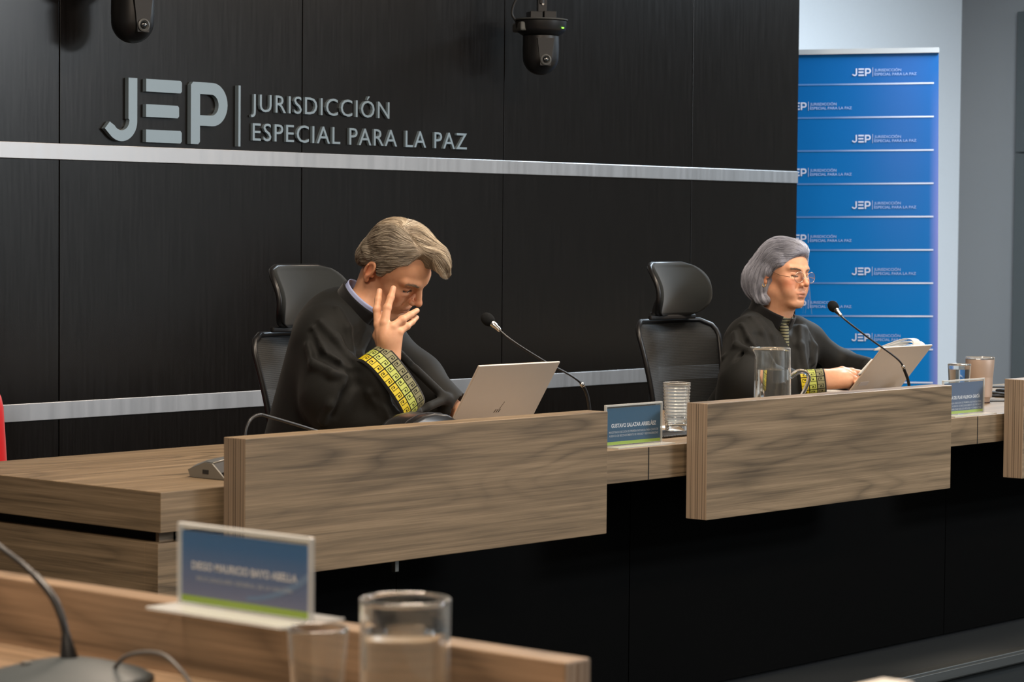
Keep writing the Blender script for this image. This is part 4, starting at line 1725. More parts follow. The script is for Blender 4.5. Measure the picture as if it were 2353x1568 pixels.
def paint_head(P, s, base, male=True):
    """flat skin tones: lips, cheeks, brows; P in head coordinates / s"""
    c = np.tile(np.array(base), (len(P), 1))

    def blob(center, r, col, a):
        nonlocal c
        q = (P - np.array(center)) / np.array(r)
        w = (np.exp(-(q ** 2).sum(1)) * a)[:, None]
        c = c * (1 - w) + np.array(col) * w
    rose = (base[0] * .95, base[1] * .58, base[2] * .50)
    for x in (1, -1):
        blob((x * .045, .075, -.020), (.024, .03, .024), rose, .55 if male else .8)
        blob((x * .078, -.008, .0), (.02, .03, .035), rose, .55)
        blob((x * .031, .094, .0195), (.013, .01, .006), (base[0] * .80, base[1] * .66, base[2] * .62), .45)
        blob((x * .031, .094, .0082), (.0145, .012, .0024), (.035, .02, .016), .92)
    blob((0, .122, -.018), (.014, .014, .012), rose, .65)
    blob((0, .102, -.0545), (.021, .012, .0042), (base[0] * .66, base[1] * .34, base[2] * .34), .9)
    blob((0, .102, -.0655), (.019, .012, .0048), (base[0] * .72, base[1] * .38, base[2] * .38), .9)
    blob((0, .108, -.0597), (.023, .012, .0018), (.10, .03, .025), .95)
    return c


def lashes(F, fld, s, mat, parent, rng):
    """dark lash line along the lowered upper lid"""
    out = []
    for x in (1, -1):
        n = 110
        t = rng.uniform(0, 1, n)
        base = np.stack([x * (.0175 + .0275 * t), .0965 - .010 * t, .0092 - .0028 * np.sin(t * 3.14)], 1) * s
        P = fld.snap(F.w(base), .0003)
        pth = [P]
        d = F.v(np.stack([x * (.25 + .5 * t), .75 + 0 * t, -.55 + 0 * t], 1))
        for k in range(3):
            P = P + d * .0011
            pth.append(P)
        out.append(np.stack(pth, 1))
    return strands('eyelashes', np.concatenate(out), mat, parent, .00034, .00016)

# ------------------------------------------------------------------ cloth helpers
M['robe'] = plain('black_wool_robe', (.0052, .0058, .0054), .72, spec=.26, sheen=.06, noise=.15, nscale=25, bump=.5, bscale=900)
M['velvet'] = plain('black_velvet_trim', (.004, .004, .005), .9, spec=.2, sheen=.15)
M['gold'] = plain('yellow_embroidery', (.52, .41, .003), .6, noise=.12, nscale=500)
M['lime2'] = plain('lime_embroidery', (.40, .45, .09), .6, noise=.12, nscale=500)
M['olive'] = plain('olive_embroidery', (.19, .185, .095), .65, noise=.15, nscale=500)

KEY_A = ["............", "............", "..#######...", "..#.....#...", "..#.....#...", "..#.##..#...", "..#.##..#...", "..####..#...", "........#...", "........#...", "........#...", "........#..."]


def cuff(parent, Cb, Cf, wdir, hb, hf, rows=3, ntile=7, a0=0.0, sq=.85, name='cuff', flip=False, tile_len=.044):
    """elliptical cuff band with three embroidered rows of greek-key tiles; hb,hf=(half width, half thickness)"""
    Cb, Cf = np.array(Cb, float), np.array(Cf, float)
    ax = Cf - Cb
    Ln = np.linalg.norm(ax)
    ax = ax / Ln
    w = np.array(wdir, float)
    w = w - ax * (w @ ax)
    w /= np.linalg.norm(w)
    t = np.cross(ax, w)

    def surf(u, v, off=0.0):
        """u angle, v 0..1 along the sleeve"""
        hw = hb[0] + (hf[0] - hb[0]) * v + off
        ht = hb[1] + (hf[1] - hb[1]) * v + off
        c, s = math.cos(u), math.sin(u)
        c = math.copysign(abs(c) ** sq, c)
        s = math.copysign(abs(s) ** sq, s)
        return Cb + ax * (Ln * v) + w * (hw * c) + t * (ht * s)
    # arc length table
    nu = 720
    pts = [surf(2 * math.pi * i / nu, .5) for i in range(nu + 1)]
    sl = [0]
    for i in range(nu):
        sl.append(sl[-1] + np.linalg.norm(pts[i + 1] - pts[i]))
    tot = sl[-1]

    def u_at(s):
        s = s % tot
        return float(np.interp(s, sl, [2 * math.pi * i / nu for i in range(nu + 1)]))
    g = [[tuple(surf(2 * math.pi * i / 96, v)) for i in range(97)] for v in [-.08 + 1.12 * j / 12 for j in range(13)]]
    cf = grid_obj(g, name, M['velvet'], parent, thick=.003)
    nt = max(1, round(tot / tile_len))
    tl = tot / nt
    for r, mat in enumerate((M['gold'], M['lime2'], M['olive'])):
        v0, v1 = (r + .06) / rows, (r + .94) / rows
        vs, fs = [], []
        for k in range(nt):
            for half in (0, 1):
                for j in range(12):
                    for i in range(12):
                        ch = KEY_A[j][i] if half == 0 else KEY_A[11 - j][11 - i]
                        if ch == '#':
                            continue
                        s0 = a0 + tl * (k + .035 + .465 * (half + i / 12))
                        s1 = a0 + tl * (k + .035 + .465 * (half + (i + 1) / 12))
                        jj = 11 - j if flip else j
                        va = v0 + (v1 - v0) * jj / 12
                        vb = v0 + (v1 - v0) * (jj + 1) / 12
                        n = len(vs)
                        for s_, v_ in ((s0, va), (s1, va), (s1, vb), (s0, vb)):
                            vs.append(surf(u_at(s_), v_, .0026))
                        fs.append((n, n + 1, n + 2, n + 3))
        o = obj_from('embroidery', vs, fs, mat, cf)
        o['label'] = ['yellow greek-key row', 'lime greek-key row', 'olive greek-key row'][r]
    return cf


def band(name, C, A_, B_, H_, ha, hb_, h0, h1, mat, parent, thick=.003, a_from=0, a_to=360, flare=0.0, n=64, wave=0.0):
    """elliptical standing band: A_, B_ axes with half lengths ha,hb_; runs from h0 to h1 along H_"""
    C, A_, B_, H_ = [np.array(x, float) for x in (C, A_, B_, H_)]
    A_ /= np.linalg.norm(A_)
    B_ = B_ - A_ * (A_ @ B_)
    B_ /= np.linalg.norm(B_)
    H_ /= np.linalg.norm(H_)
    g = []
    for j in range(9):
        h = h0 + (h1 - h0) * j / 8
        f = 1 + flare * j / 8
        g.append([tuple(C + A_ * ha * f * math.cos(math.radians(a_from + (a_to - a_from) * i / n)) + B_ * hb_ * f * math.sin(math.radians(a_from + (a_to - a_from) * i / n)) + H_ * (h + wave * math.cos(math.radians(a_from + (a_to - a_from) * i / n)))) for i in range(n + 1)])
    return grid_obj(g, name, mat, parent, thick=thick)


def hair_mat(name, dark, mid, light):
    mt, N, L, b = new_mat(name)
    hi = N.new('ShaderNodeHairInfo')
    cr = N.new('ShaderNodeValToRGB')
    e = cr.color_ramp.elements
    e[0].position = .05
    e[0].color = (*dark, 1)
    e[1].position = .95
    e[1].color = (*light, 1)
    x = e.new(.5)
    x.color = (*mid, 1)
    L.new(hi.outputs['Random'], cr.inputs[0])
    L.new(cr.outputs[0], b.inputs['Base Color'])
    b.inputs['Roughness'].default_value = .42
    b.inputs['Specular IOR Level'].default_value = .5
    return mt


def strands(name, paths, mat, parent, r0=.00045, r1=.00012):
    """paths: array (n, k, 3) -> one hair curves object"""
    n, k, _ = paths.shape
    hc = bpy.data.hair_curves.new(name)
    hc.add_curves([k] * n)
    hc.attributes['position'].data.foreach_set('vector', paths.astype(np.float32).ravel())
    if 'radius' not in hc.attributes:
        hc.attributes.new('radius', 'FLOAT', 'POINT')
    rad = np.tile(np.linspace(r0, r1, k), n).astype(np.float32)
    hc.attributes['radius'].data.foreach_set('value', rad)
    hc.materials.append(mat)
    return link(bpy.data.objects.new(name, hc), parent)


def grow(H, F, s, roots, flow, steps, step, lift0=.0005, lift1=.004, rng=None, clump=0.0):
    """roots in head coords (already scaled by s); follows the hair surface along flow(P)"""
    P = F.w(roots)
    P = H.snap(P, lift0, 5)
    out = [P]
    n = len(P)
    lv = rng.uniform(.2, 1, n)
    for k in range(steps):
        q = (P - F.o) @ F.R.T / s
        d = flow(q) @ F.R
        g = H.grad(P)
        d = d - g * (g * d).sum(1)[:, None] * .92
        d /= np.linalg.norm(d, axis=1, keepdims=True) + 1e-9
        P = P + d * step + rng.normal(0, step * .03, (n, 3))
        tgt = lift0 + (lift1 - lift0) * lv * (k + 1) / steps
        P = P - H.grad(P) * (H(P) - tgt)[:, None] * .7
        out.append(P)
    return np.stack(out, 1)


def finger(F, pts, rs, k=.006):
    F.chain(pts, rs, k)


# ================================================================== the man
man = empty('person', (4.97, 4.93, 0), label='man in black robe with embroidered cuff, cheek resting on hand, eyes down', cat='person')
HF, hs = head_frame((5.041, 4.796, 1.1895), 2.85, .74, .32)
hs = 1.0
body = Field(HF)
add_head(body, hs, True)
body.f = Frame((0, 0, 0), np.eye(3))
nb_top = HF.w((0, -.012, -.055))
c7 = (5.0036, 4.8482, 1.0623)
body.flat(nb_top, c7, (1, .3, 0), (.053, .052), (.058, .054), .03)
body.cap(HF.w((0, .035, -.085)), (4.985, 4.860, 1.03), .030, .045, .03)
# hidden trunk, shoulders and arms
body.flat((4.985, 4.900, 1.02), (4.97, 5.02, .62), (1, .3, 0), (.13, .085), (.12, .09), .04)
body.cap((4.85, 4.88, 1.0), (5.12, 4.95, 1.0), .05, .05, .04)
el = (4.845, 4.765, .800)
wr_ = (4.9162, 4.6823, 0.9602)
body.cap((4.85, 4.88, 1.0), el, .045, .038, .03)
body.flat(el, wr_, (.60, -.70, -.2), (.036, .034), (.0290, .0200), .02)
# right hand: back of the hand toward the camera
wd = np.array((4.9363, 4.6631, 1.0203)) - np.array((4.8999, 4.7066, 1.0424))
kn = [(4.9021, 4.7071, 1.0412), (4.9060, 4.6875, 1.0451), (4.9184, 4.6696, 1.0364), (4.9327, 4.6612, 1.0216)]
for i, q in enumerate(kn):
    a_ = np.array(wr_) + wd * (-.24 + .17 * i)
    body.cap(a_, q, .0150, .0112, .012)
body.ell((np.array(wr_) * .42 + np.array(kn[1]) * .29 + np.array(kn[2]) * .29), (.030, .022, .036), .012)
fingers = [([kn[0], (4.9052, 4.7152, 1.0794), (4.9168, 4.7219, 1.1051), (4.9283, 4.7284, 1.1275)], (.0105, .0088, .0080, .0068)),
           ([kn[1], (4.9202, 4.6921, 1.0843), (4.9356, 4.6945, 1.1112), (4.9494, 4.6985, 1.1347)], (.0108, .0092, .0083, .0070)),
           ([kn[2], (4.9432, 4.6606, 1.0542), (4.9743, 4.6620, 1.0660), (5.0041, 4.6651, 1.0767)], (.0102, .0088, .0078, .0064)),
           ([kn[3], (4.9581, 4.6574, 1.0370), (4.9849, 4.6639, 1.0475), (5.0087, 4.6707, 1.0582)], (.0092, .0078, .0070, .0060))]
for pts_, rs_ in fingers:
    finger(body, pts_, [r * 1.13 for r in rs_], .0045)
    body.ell(pts_[1], (rs_[1] * 1.14,) * 3, .004)
finger(body, [np.array(wr_) + np.array((-.004, .014, .012)), (4.9315, 4.7367, 1.0100), (4.9535, 4.7518, 1.0432), (4.9629, 4.7547, 1.0658)], (.0150, .0125, .0105, .0080), .008)
# left hand resting by the keyboard, behind the lid
lw = (5.215, 4.685, .788)
body.cap((5.12, 4.95, 1.0), (5.235, 4.86, .86), .045, .04, .03)
body.flat((5.235, 4.86, .86), lw, (0, 0, 1), (.034, .034), (.022, .028), .02)
for i in range(4):
    b_ = np.array((5.172 + .020 * i, 4.617 + .006 * i, .785))
    body.cap(np.array(lw) + np.array((-.016 + .011 * i, 0, 0)), b_, .013, .0105, .010)
    finger(body, [b_, b_ + np.array((-.006, -.032, .004)), b_ + np.array((-.010, -.054, -.010)), b_ + np.array((-.011, -.066, -.020))], (.0098, .0084, .0076, .0062), .004)
finger(body, [np.array(lw) + np.array((-.012, -.01, -.004)), (5.162, 4.660, .774), (5.149, 4.630, .766), (5.145, 4.607, .762)], (.0130, .0115, .0100, .0078), .006)

V_, F_ = body.mesh(.0020)
V_ = relax(V_, F_, 1, .4)
SK_M = (.66, .345, .205)
bo = mesh_np('body', V_, F_, skin_mat('ruddy_skin', SK_M, None, None), man)
Pl = (V_ - HF.o) @ HF.R.T / hs
col = paint_head(Pl, hs, SK_M)
far = (np.linalg.norm(Pl, axis=1) > .17)
col[far] = np.array((.66, .355, .215))


def nails(col, V, tips, up_dirs):
    for t_, d_ in zip(tips, up_dirs):
        q = V - (np.array(t_) + np.array(d_) * .005)
        w_ = np.exp(-(np.linalg.norm(q, axis=1) / .0055) ** 2)[:, None] * .55
        col = col * (1 - w_) + np.array((.78, .50, .40)) * w_
    return col


cdir = np.array((-.756, -.655, 0))
col = nails(col, V_, [f[0][-1] for f in fingers], [cdir] * 4)
for f in fingers:     # redder knuckle skin
    for j in (0, 1):
        w_ = np.exp(-(np.linalg.norm(V_ - np.array(f[0][j]), axis=1) / .010) ** 2)[:, None] * .35
        col = col * (1 - w_) + np.array((.66, .30, .17)) * w_
ca = bo.data.color_attributes.new('tone', 'FLOAT_COLOR', 'POINT')
ca.data.foreach_set('color', np.concatenate([col, np.ones((len(col), 1))], 1).astype(np.float32).ravel())

# hair of the man
HH = Field(HF)
s = hs


def HE(c, r, k=.01, op=1):
    HH.ell([v * s for v in c], [v * s for v in r], k * s, op)


HE((0, .000, .055), (.0815, .0940, .0900), .01)
HE((-.008, .026, .104), (.058, .066, .044), .02)
HE((-.024, .082, .116), (.040, .038, .024), .018)
HE((-.030, .110, .102), (.026, .022, .017), .014)
HE((-.034, .128, .086), (.018, .012, .010), .012)
HE((0, -.066, -.004), (.058, .032, .050), .02)
for q_ in ((.060, -.048, .006), (.064, -.042, .026), (.056, -.060, .030)):
    HE(q_, (.016, .016, .015), .008)
for x in (1, -1):
    HE((x * .0720, .014, .024), (.009, .013, .020), .010)
HE((0, .122, .004), (.092, .066, .084), .010, -1)
HE((.040, .104, .092), (.036, .042, .048), .010, -1)
HE((.064, .080, .052), (.024, .034, .036), .012, -1)
HE((-.060, .100, .062), (.026, .030, .038), .012, -1)
HE((.030, .060, .140), (.005, .050, .007), .008, -1)
for x in (1, -1):
    HE((x * .090, -.010, -.006), (.030, .0245, .036), .006, -1)
    HE((x * .085, .030, -.046), (.04, .056, .050), .010, -1)
HE((0, .0, -.125), (.1, .1, .066), .012, -1)
vh, fh = HH.mesh(.0022)
vh = relax(vh, fh, 1)
hm = hair_mat('grey_blond_hair', (.085, .062, .040), (.27, .215, .150), (.62, .52, .39))
hb = mesh_np('hair', vh, fh, plain('grey_blond_hair_mass', (.18, .138, .094), .7, noise=.3, nscale=160), man)


def man_flow(q):
    x, y, z = q[:, 0], q[:, 1], q[:, 2]
    side = 1 / (1 + np.exp(-(x - .028) / .0015)) * (z > -.02)
    top = np.stack([np.full_like(x, -.55), np.full_like(x, .75), np.full_like(x, .05) - (y > .09) * .9], 1)
    near = np.stack([np.full_like(x, .10), np.full_like(x, -.85), np.full_like(x, -.55)], 1)
    lft = 1 / (1 + np.exp((x + .055) / .008))
    left = np.stack([np.full_like(x, -.1), np.full_like(x, -.6), np.full_like(x, -.75)], 1)
    back = 1 / (1 + np.exp((y + .03) / .015))
    bk_ = np.stack([x * 2, np.full_like(x, -.3), np.full_like(x, -.9)], 1)
    v = top * (1 - side)[:, None] + near * side[:, None]
    v = v * (1 - lft)[:, None] + left * lft[:, None]
    v = v * (1 - back)[:, None] + bk_ * back[:, None]
    w = .25 * np.stack([np.sin(60 * y + 40 * z), np.sin(50 * x + 30 * z), np.sin(45 * x + 55 * y)], 1)
    return v + w


rng = np.random.default_rng(5)
sel = rng.integers(0, len(vh), 17000)
sel = sel[body(vh[sel]) > .0015]
rt_ = ((vh[sel] - HF.o) @ HF.R.T)
xs = rt_[:, 0] + rng.normal(0, .006, len(rt_))


def streaks(v, rng):
    """coherent light, middle and dark locks"""
    g = np.sin(v * 330) + .8 * np.sin(v * 610 + 1.3) + .6 * np.sin(v * 170 + 2.1) + rng.normal(0, .55, len(v))
    return np.digitize(g, [-.65, .65])


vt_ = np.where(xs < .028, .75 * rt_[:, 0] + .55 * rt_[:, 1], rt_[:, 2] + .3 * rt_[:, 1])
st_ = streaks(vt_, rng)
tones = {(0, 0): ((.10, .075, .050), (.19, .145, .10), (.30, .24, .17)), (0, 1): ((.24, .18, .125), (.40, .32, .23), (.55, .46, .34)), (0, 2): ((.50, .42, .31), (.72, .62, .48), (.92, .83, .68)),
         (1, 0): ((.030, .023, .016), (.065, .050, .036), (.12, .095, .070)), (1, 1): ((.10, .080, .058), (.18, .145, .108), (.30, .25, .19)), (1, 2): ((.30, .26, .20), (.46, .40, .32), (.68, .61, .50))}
for sd_ in (0, 1):
    for lv_ in (0, 1, 2):
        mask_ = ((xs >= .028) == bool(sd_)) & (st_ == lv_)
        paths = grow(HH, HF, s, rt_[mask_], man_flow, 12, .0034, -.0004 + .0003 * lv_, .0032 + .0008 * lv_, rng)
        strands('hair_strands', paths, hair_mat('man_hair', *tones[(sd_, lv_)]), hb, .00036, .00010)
# eyebrows
eb = []
for x in (1, -1):
    n = 130
    t_ = rng.uniform(0, 1, n)
    bx_ = x * (.014 + .034 * t_)
    by_ = .104 - .020 * t_ ** 1.6
    bz_ = .0330 + .004 * np.sin(t_ * 2.6) + rng.normal(0, .0016, n)
    base_ = np.stack([bx_, by_, bz_], 1) * s
    P0_ = body.snap(HF.w(base_), .0002)
    pth = [P0_]
    dr = HF.v(np.stack([x * (.9 + 0 * t_), -.1 + 0 * t_, .25 + 0 * t_], 1))
    for k_ in range(4):
        pth.append(body.snap(pth[-1] + dr * .0019, .0003 + .0002 * k_, 2))
    eb.append(np.stack(pth, 1))
strands('eyebrows', np.concatenate(eb), hair_mat('brow_hair', (.14, .10, .07), (.25, .19, .13), (.42, .34, .26)), man, .00030, .0001)

lashes(HF, body, hs, hair_mat('dark_lash', (.02, .015, .01), (.03, .02, .015), (.05, .035, .025)), man, rng)
# robe of the man
RB = Field()
RB.flat((4.985, 4.915, 1.000), (4.97, 5.00, .62), (1, .3, 0), (.190, .120), (.210, .150), .05)
RB.cap((4.8739, 4.8573, 1.0188), (4.985, 4.920, 1.030), .056, .075, .06)
RB.cap((4.985, 4.925, 1.035), (5.135, 4.935, .985), .080, .066, .05)
RB.flat((4.9903, 4.8607, 1.0205), (4.985, 4.92, .99), (1, .3, 0), (.062, .060), (.11, .09), .03)
# near arm: upper sleeve, elbow on the desk, wide fore sleeve
sh_ = (4.8491, 4.8532, 0.9853)
E1 = (4.8265, 4.7944, 0.8600)
RB.cap(sh_, E1, .070, .090, .045)
RB.flat(E1, (4.8557, 4.7595, 0.8434), (.6, -.5, -.62), (.100, .070), (.084, .038), .030)
CBk, CFt = (4.8786, 4.6767, 0.8692), (4.9443, 4.6649, 0.9101)
RB.flat((4.8532, 4.7476, 0.8498), CBk, (.50, -.42, -.76), (.086, .034), (.089, .034), .012)
RB.cap((4.8276, 4.7885, 0.7921), (4.9202, 4.6657, 0.7830), .045, .040, .04)
# far arm
RB.cap((5.125, 4.940, .985), (5.205, 4.850, .880), .070, .072, .04)
RB.cap((5.205, 4.850, .880), (5.200, 4.725, .812), .066, .052, .03)
# fold ridges
for pts_, r_ in (([(4.7702, 4.8255, 1.0382), (4.7733, 4.7806, 0.9923), (4.7930, 4.7397, 0.9484), (4.8114, 4.7168, 0.9240)], .010),
                 ([(4.7600, 4.8341, 0.9908), (4.7558, 4.7974, 0.9416), (4.7774, 4.7476, 0.9126), (4.8067, 4.7135, 0.9086)], .012),
                 ([(4.8017, 4.8207, 1.0523), (4.8160, 4.7709, 1.0118), (4.8354, 4.7376, 0.9640), (4.8373, 4.7108, 0.9391)], .008),
                 ([(4.8646, 4.8118, 1.0911), (4.8625, 4.7647, 1.0358), (4.8745, 4.7317, 0.9800)], .008),
                 ([(4.9551, 4.7325, 1.0118), (4.9546, 4.7003, 0.9788), (5.0157, 4.6710, 0.9095), (5.0396, 4.6534, 0.8292)], .010),
                 ([(5.0300, 4.7251, 1.0504), (5.0656, 4.6790, 0.9763), (5.0819, 4.6541, 0.8848), (5.0725, 4.6290, 0.8059)], .012),
                 ([(4.7881, 4.7187, 0.8933), (4.7610, 4.7385, 0.8375), (4.7410, 4.7574, 0.7758)], .010),
                 ([(4.8312, 4.6746, 0.8656), (4.8483, 4.6363, 0.8164), (4.8619, 4.6180, 0.7775)], .009)):
    pts2 = RB.snap(np.array(pts_), .0015, 5)
    for i in range(len(pts2) - 1):
        RB.cap(pts2[i], pts2[i + 1], r_ * (.6 + .4 * (i > 0)), r_, .015)
# valleys between the ridges
for pts_, r_ in (([(4.7645, 4.8308, 1.0190), (4.7638, 4.7899, 0.9675), (4.7887, 4.7432, 0.9281), (4.8126, 4.7147, 0.9150)], .006),
                 ([(4.7854, 4.8153, 1.0337), (4.7913, 4.7667, 0.9811), (4.8073, 4.7301, 0.9393)], .005),
                 ([(4.8101, 4.7247, 0.9057), (4.8114, 4.7071, 0.8930), (4.7945, 4.7247, 0.8648), (4.7710, 4.7324, 0.8037)], .009),
                 ([(4.8455, 4.6650, 0.8543), (4.8461, 4.6465, 0.8159), (4.8437, 4.6315, 0.7777)], .006),
                 ([(4.9915, 4.7196, 0.9884), (5.0347, 4.6812, 0.9313), (5.0516, 4.6571, 0.8629), (5.0575, 4.6464, 0.8057)], .007)):
    pts2 = RB.snap(np.array(pts_), .001, 5)
    for i in range(len(pts2) - 1):
        RB.cap(pts2[i], pts2[i + 1], r_, r_, .016, -1)
# lap, shins under the desk
RB.flat((4.97, 5.02, .55), (4.94, 4.72, .545), (1, .2, 0), (.20, .11), (.20, .085), .05)
RB.flat((4.94, 4.72, .545), (4.93, 4.66, .06), (1, .2, 0), (.19, .085), (.20, .10), .04)
# hollow sleeve mouths
ax_ = (np.array(CFt) - np.array(CBk))
RB.flat(np.array(CBk) + ax_ * .3, np.array(CFt) + ax_ * 1.6, (.50, -.42, -.76), (.084, .030), (.084, .032), .004, -1)
RB.cap((5.215, 4.705, .800), (5.215, 4.60, .775), .045, .06, .004, -1)
vr, fr_ = RB.mesh(.0050)
rb = mesh_np('robe', vr, fr_, M['robe'], man)
wv = np.array((.50, -.42, -.76))
cuff(rb, CBk, CFt, wv, (.0990, .0475), (.0950, .0405), a0=.012, tile_len=.043)
# standing collar and shirt collar
cbk, cfr = np.array((4.9937, 4.9023, 1.1285)), np.array((4.9575, 4.7859, 1.0501))
cc = (cbk + cfr) / 2
hl = np.linalg.norm(cfr - cbk) / 2
hax = np.cross(cfr - cbk, (-.958, -.287, .05))
hax *= np.sign(hax[2])
band('collar', cc, cfr - cbk, (.958, .287, -.05), hax, hl + .002, .062, -.026, .020, M['velvet'], rb, thick=.005)
sc2 = band('shirt_collar', cc, cfr - cbk, (.958, .287, -.05), hax, hl - .004, .0565, -.01, .031, plain('pale_blue_shirt', (.36, .42, .68), .7), man, thick=.002)
for o in [c for c in bpy.data.objects if c.parent is man]:
    o.matrix_parent_inverse = Matrix.Translation((-4.97, -4.93, 0))

# ================================================================== the woman
wom = empty('person', (6.90, 4.93, 0), label='woman with grey bob and glasses in black robe, reading papers behind tilted laptop', cat='person')
WF, _ = head_frame((6.958, 4.875, 1.1455), 3.28, .06, -.04)
ws = .872
wb = Field(WF)
add_head(wb, ws, False)
s = ws
# fuller cheeks and a soft throat
wb.ell([v * s for v in (0, .036, -.090)], [v * s for v in (.034, .040, .020)], .020)
wb.f = Frame((0, 0, 0), np.eye(3))
wn0 = WF.w((0, -.010, -.06))
wn1 = (6.9659, 4.9018, 0.9901)
wb.flat(wn0, wn1, (1, .2, 0), (.048, .048), (.050, .050), .03)
wb.cap(WF.w((0, .020, -.075)), (6.9480, 4.8773, 1.0011), .026, .034, .03)
wb.flat((6.9906, 4.8967, 0.8834), (6.96, 5.04, .62), (1, .1, 0), (.12, .08), (.12, .09), .04)
wb.cap((6.90, 4.98, .950), (7.13, 5.0, .950), .040, .040, .04)
wel = (6.7531, 4.8121, 0.7771)
wwr = (6.8545, 4.6371, 0.8267)
wb.cap((6.90, 4.98, .940), wel, .042, .036, .03)
wb.flat(wel, wwr, (0, .2, 1), (.032, .032), (.0255, .0200), .02)
# her right hand holding the sheets, thumb on top, fingers curled below
wk = [(6.9378, 4.6112, 0.8468), (6.9270, 4.5924, 0.8370), (6.9200, 4.5843, 0.8238), (6.9161, 4.5879, 0.8101)]
for i, q in enumerate(wk):
    wb.cap(np.array(wwr) + np.array((0, 0, .018 - .012 * i)), q, .0150, .0125, .012)
wb.ell((6.9142, 4.6297, 0.8303), (.026, .020, .030), .012)
wfing = [[wk[0], (6.9631, 4.5967, 0.8382), (6.9970, 4.6024, 0.8228), (6.9275, 4.5597, 0.8137)],
         [wk[1], (6.9495, 4.5809, 0.8256), (6.9815, 4.5886, 0.8074), (6.9926, 4.6056, 0.7965)],
         [wk[2], (6.9473, 4.5824, 0.8091), (6.9757, 4.5944, 0.7935), (6.9851, 4.6136, 0.7867)],
         [wk[3], (6.9397, 4.5903, 0.7952), (6.9664, 4.6044, 0.7824), (6.9758, 4.6238, 0.7783)]]
for pts_, r_ in zip(wfing, (.0100, .0100, .0095, .0085)):
    finger(wb, pts_, [r_ * 1.1, r_, r_ * .9, r_ * .75], .0045)
finger(wb, [(6.9144, 4.6532, 0.8430), (6.9391, 4.6253, 0.8516), (6.9673, 4.6079, 0.8486), (7.0003, 4.6000, 0.8450)], (.0145, .0125, .0105, .0085), .007)
# her left forearm and hand, mostly behind the lid
wb.cap((7.13, 5.0, .955), (7.28, 4.93, .83), .040, .036, .03)
wb.flat((7.28, 4.93, .83), (7.17, 4.76, .800), (0, 0, 1), (.032, .030), (.022, .024), .02)
for i in range(4):
    b_ = np.array((7.145 + .019 * i, 4.700 + .004 * i, .800))
    wb.cap(np.array((7.16 + .010 * i, 4.76, .800)), b_, .012, .0100, .010)
    finger(wb, [b_, b_ + np.array((-.004, -.028, .004)), b_ + np.array((-.006, -.046, -.010))], (.0092, .0080, .0068), .004)
finger(wb, [(7.155, 4.75, .797), (7.130, 4.715, .790), (7.120, 4.690, .788)], (.0120, .0105, .0080), .006)
V_, F_ = wb.mesh(.0020)
V_ = relax(V_, F_, 1, .4)
SK_W = (.70, .365, .225)
bo = mesh_np('body', V_, F_, skin_mat('fair_skin', SK_W, None, None), wom)
Pl = (V_ - WF.o) @ WF.R.T / ws
col = paint_head(Pl, ws, SK_W, False)
q_ = (Pl[:, 2] < -.02) & (np.abs(Pl[:, 0]) > .03)
far = (np.linalg.norm(Pl, axis=1) > .17)
col[far] = np.array((.70, .38, .24))
col = nails(col, V_, [f[-1] for f in wfing], [cdir] * 4)
ca = bo.data.color_attributes.new('tone', 'FLOAT_COLOR', 'POINT')
ca.data.foreach_set('color', np.concatenate([col, np.ones((len(col), 1))], 1).astype(np.float32).ravel())

# chin-length bob
HW = Field(WF)


def HX(c, r, k=.01, op=1):
    HW.ell([v * ws for v in c], [v * ws for v in r], k * ws, op)


HX((0, -.006, .058), (.086, .100, .090), .01)
HX((0, .044, .100), (.062, .056, .040), .02)
HX((0, -.064, -.010), (.098, .078, .100), .03)
HX((0, -.092, -.024), (.086, .072, .076), .03)
for x in (1, -1):
    HX((x * .072, -.038, -.035), (.026, .030, .070), .02)
    HX((x * .068, .020, .055), (.018, .038, .036), .015)
    HX((x * .074, -.016, -.090), (.016, .028, .018), .014)
HX((0, .120, -.004), (.096, .074, .094), .012, -1)
HX((0, .060, -.080), (.066, .064, .070), .012, -1)
for x in (1, -1):
    HX((x * .078, .062, -.020), (.042, .050, .056), .012, -1)
    HX((x * .096, .010, -.040), (.022, .018, .020), .008, -1)
for x in (1, -1):
    HX((x * .082, -.006, .020), (.011, .024, .024), .010)
    HX((x * .091, .014, -.034), (.026, .023, .024), .006, -1)
HX((0, .010, -.170), (.2, .2, .062), .010, -1)
HX((0, -.014, -.085), (.058, .060, .060), .010, -1)
vh, fh = HW.mesh(.0024)
vh = relax(vh, fh, 1)
hb = mesh_np('hair', vh, fh, plain('silver_hair_mass', (.24, .25, .31), .6, noise=.3, nscale=150), wom)


def wom_flow(q):
    x, y, z = q[:, 0], q[:, 1], q[:, 2]
    front = 1 / (1 + np.exp(-(y - .02) / .02)) * (z > .05)
    sgn = np.sign(x + .010)
    a = np.stack([sgn * .55, np.full_like(x, -.55), np.full_like(x, -.55)], 1)
    f_ = np.stack([sgn * .30, np.full_like(x, -.95), np.full_like(x, .10)], 1)
    d = np.stack([np.zeros_like(x), np.full_like(x, -.10), np.full_like(x, -1.0)], 1)
    low = 1 / (1 + np.exp((z + .075) / .010))
    cu = np.stack([-x * 3, np.full_like(x, .45), np.full_like(x, -.8)], 1)
    side = 1 / (1 + np.exp(-(np.abs(x) - .060) / .008))
    v = a * (1 - side)[:, None] + (d + np.stack([0 * x, -.25 + 0 * x, 0 * x], 1) * (z > .03)[:, None]) * side[:, None]
    v = v * (1 - front)[:, None] + f_ * front[:, None]
    back = 1 / (1 + np.exp((y + .06) / .012))
    v = v * (1 - back)[:, None] + (d + np.stack([sgn * .15, 0 * x, 0 * x], 1)) * back[:, None]
    v = v * (1 - low)[:, None] + cu * low[:, None]
    return v + .12 * np.stack([np.sin(40 * y + 30 * z), np.sin(45 * x + 20 * z), np.sin(30 * x + 40 * y)], 1)


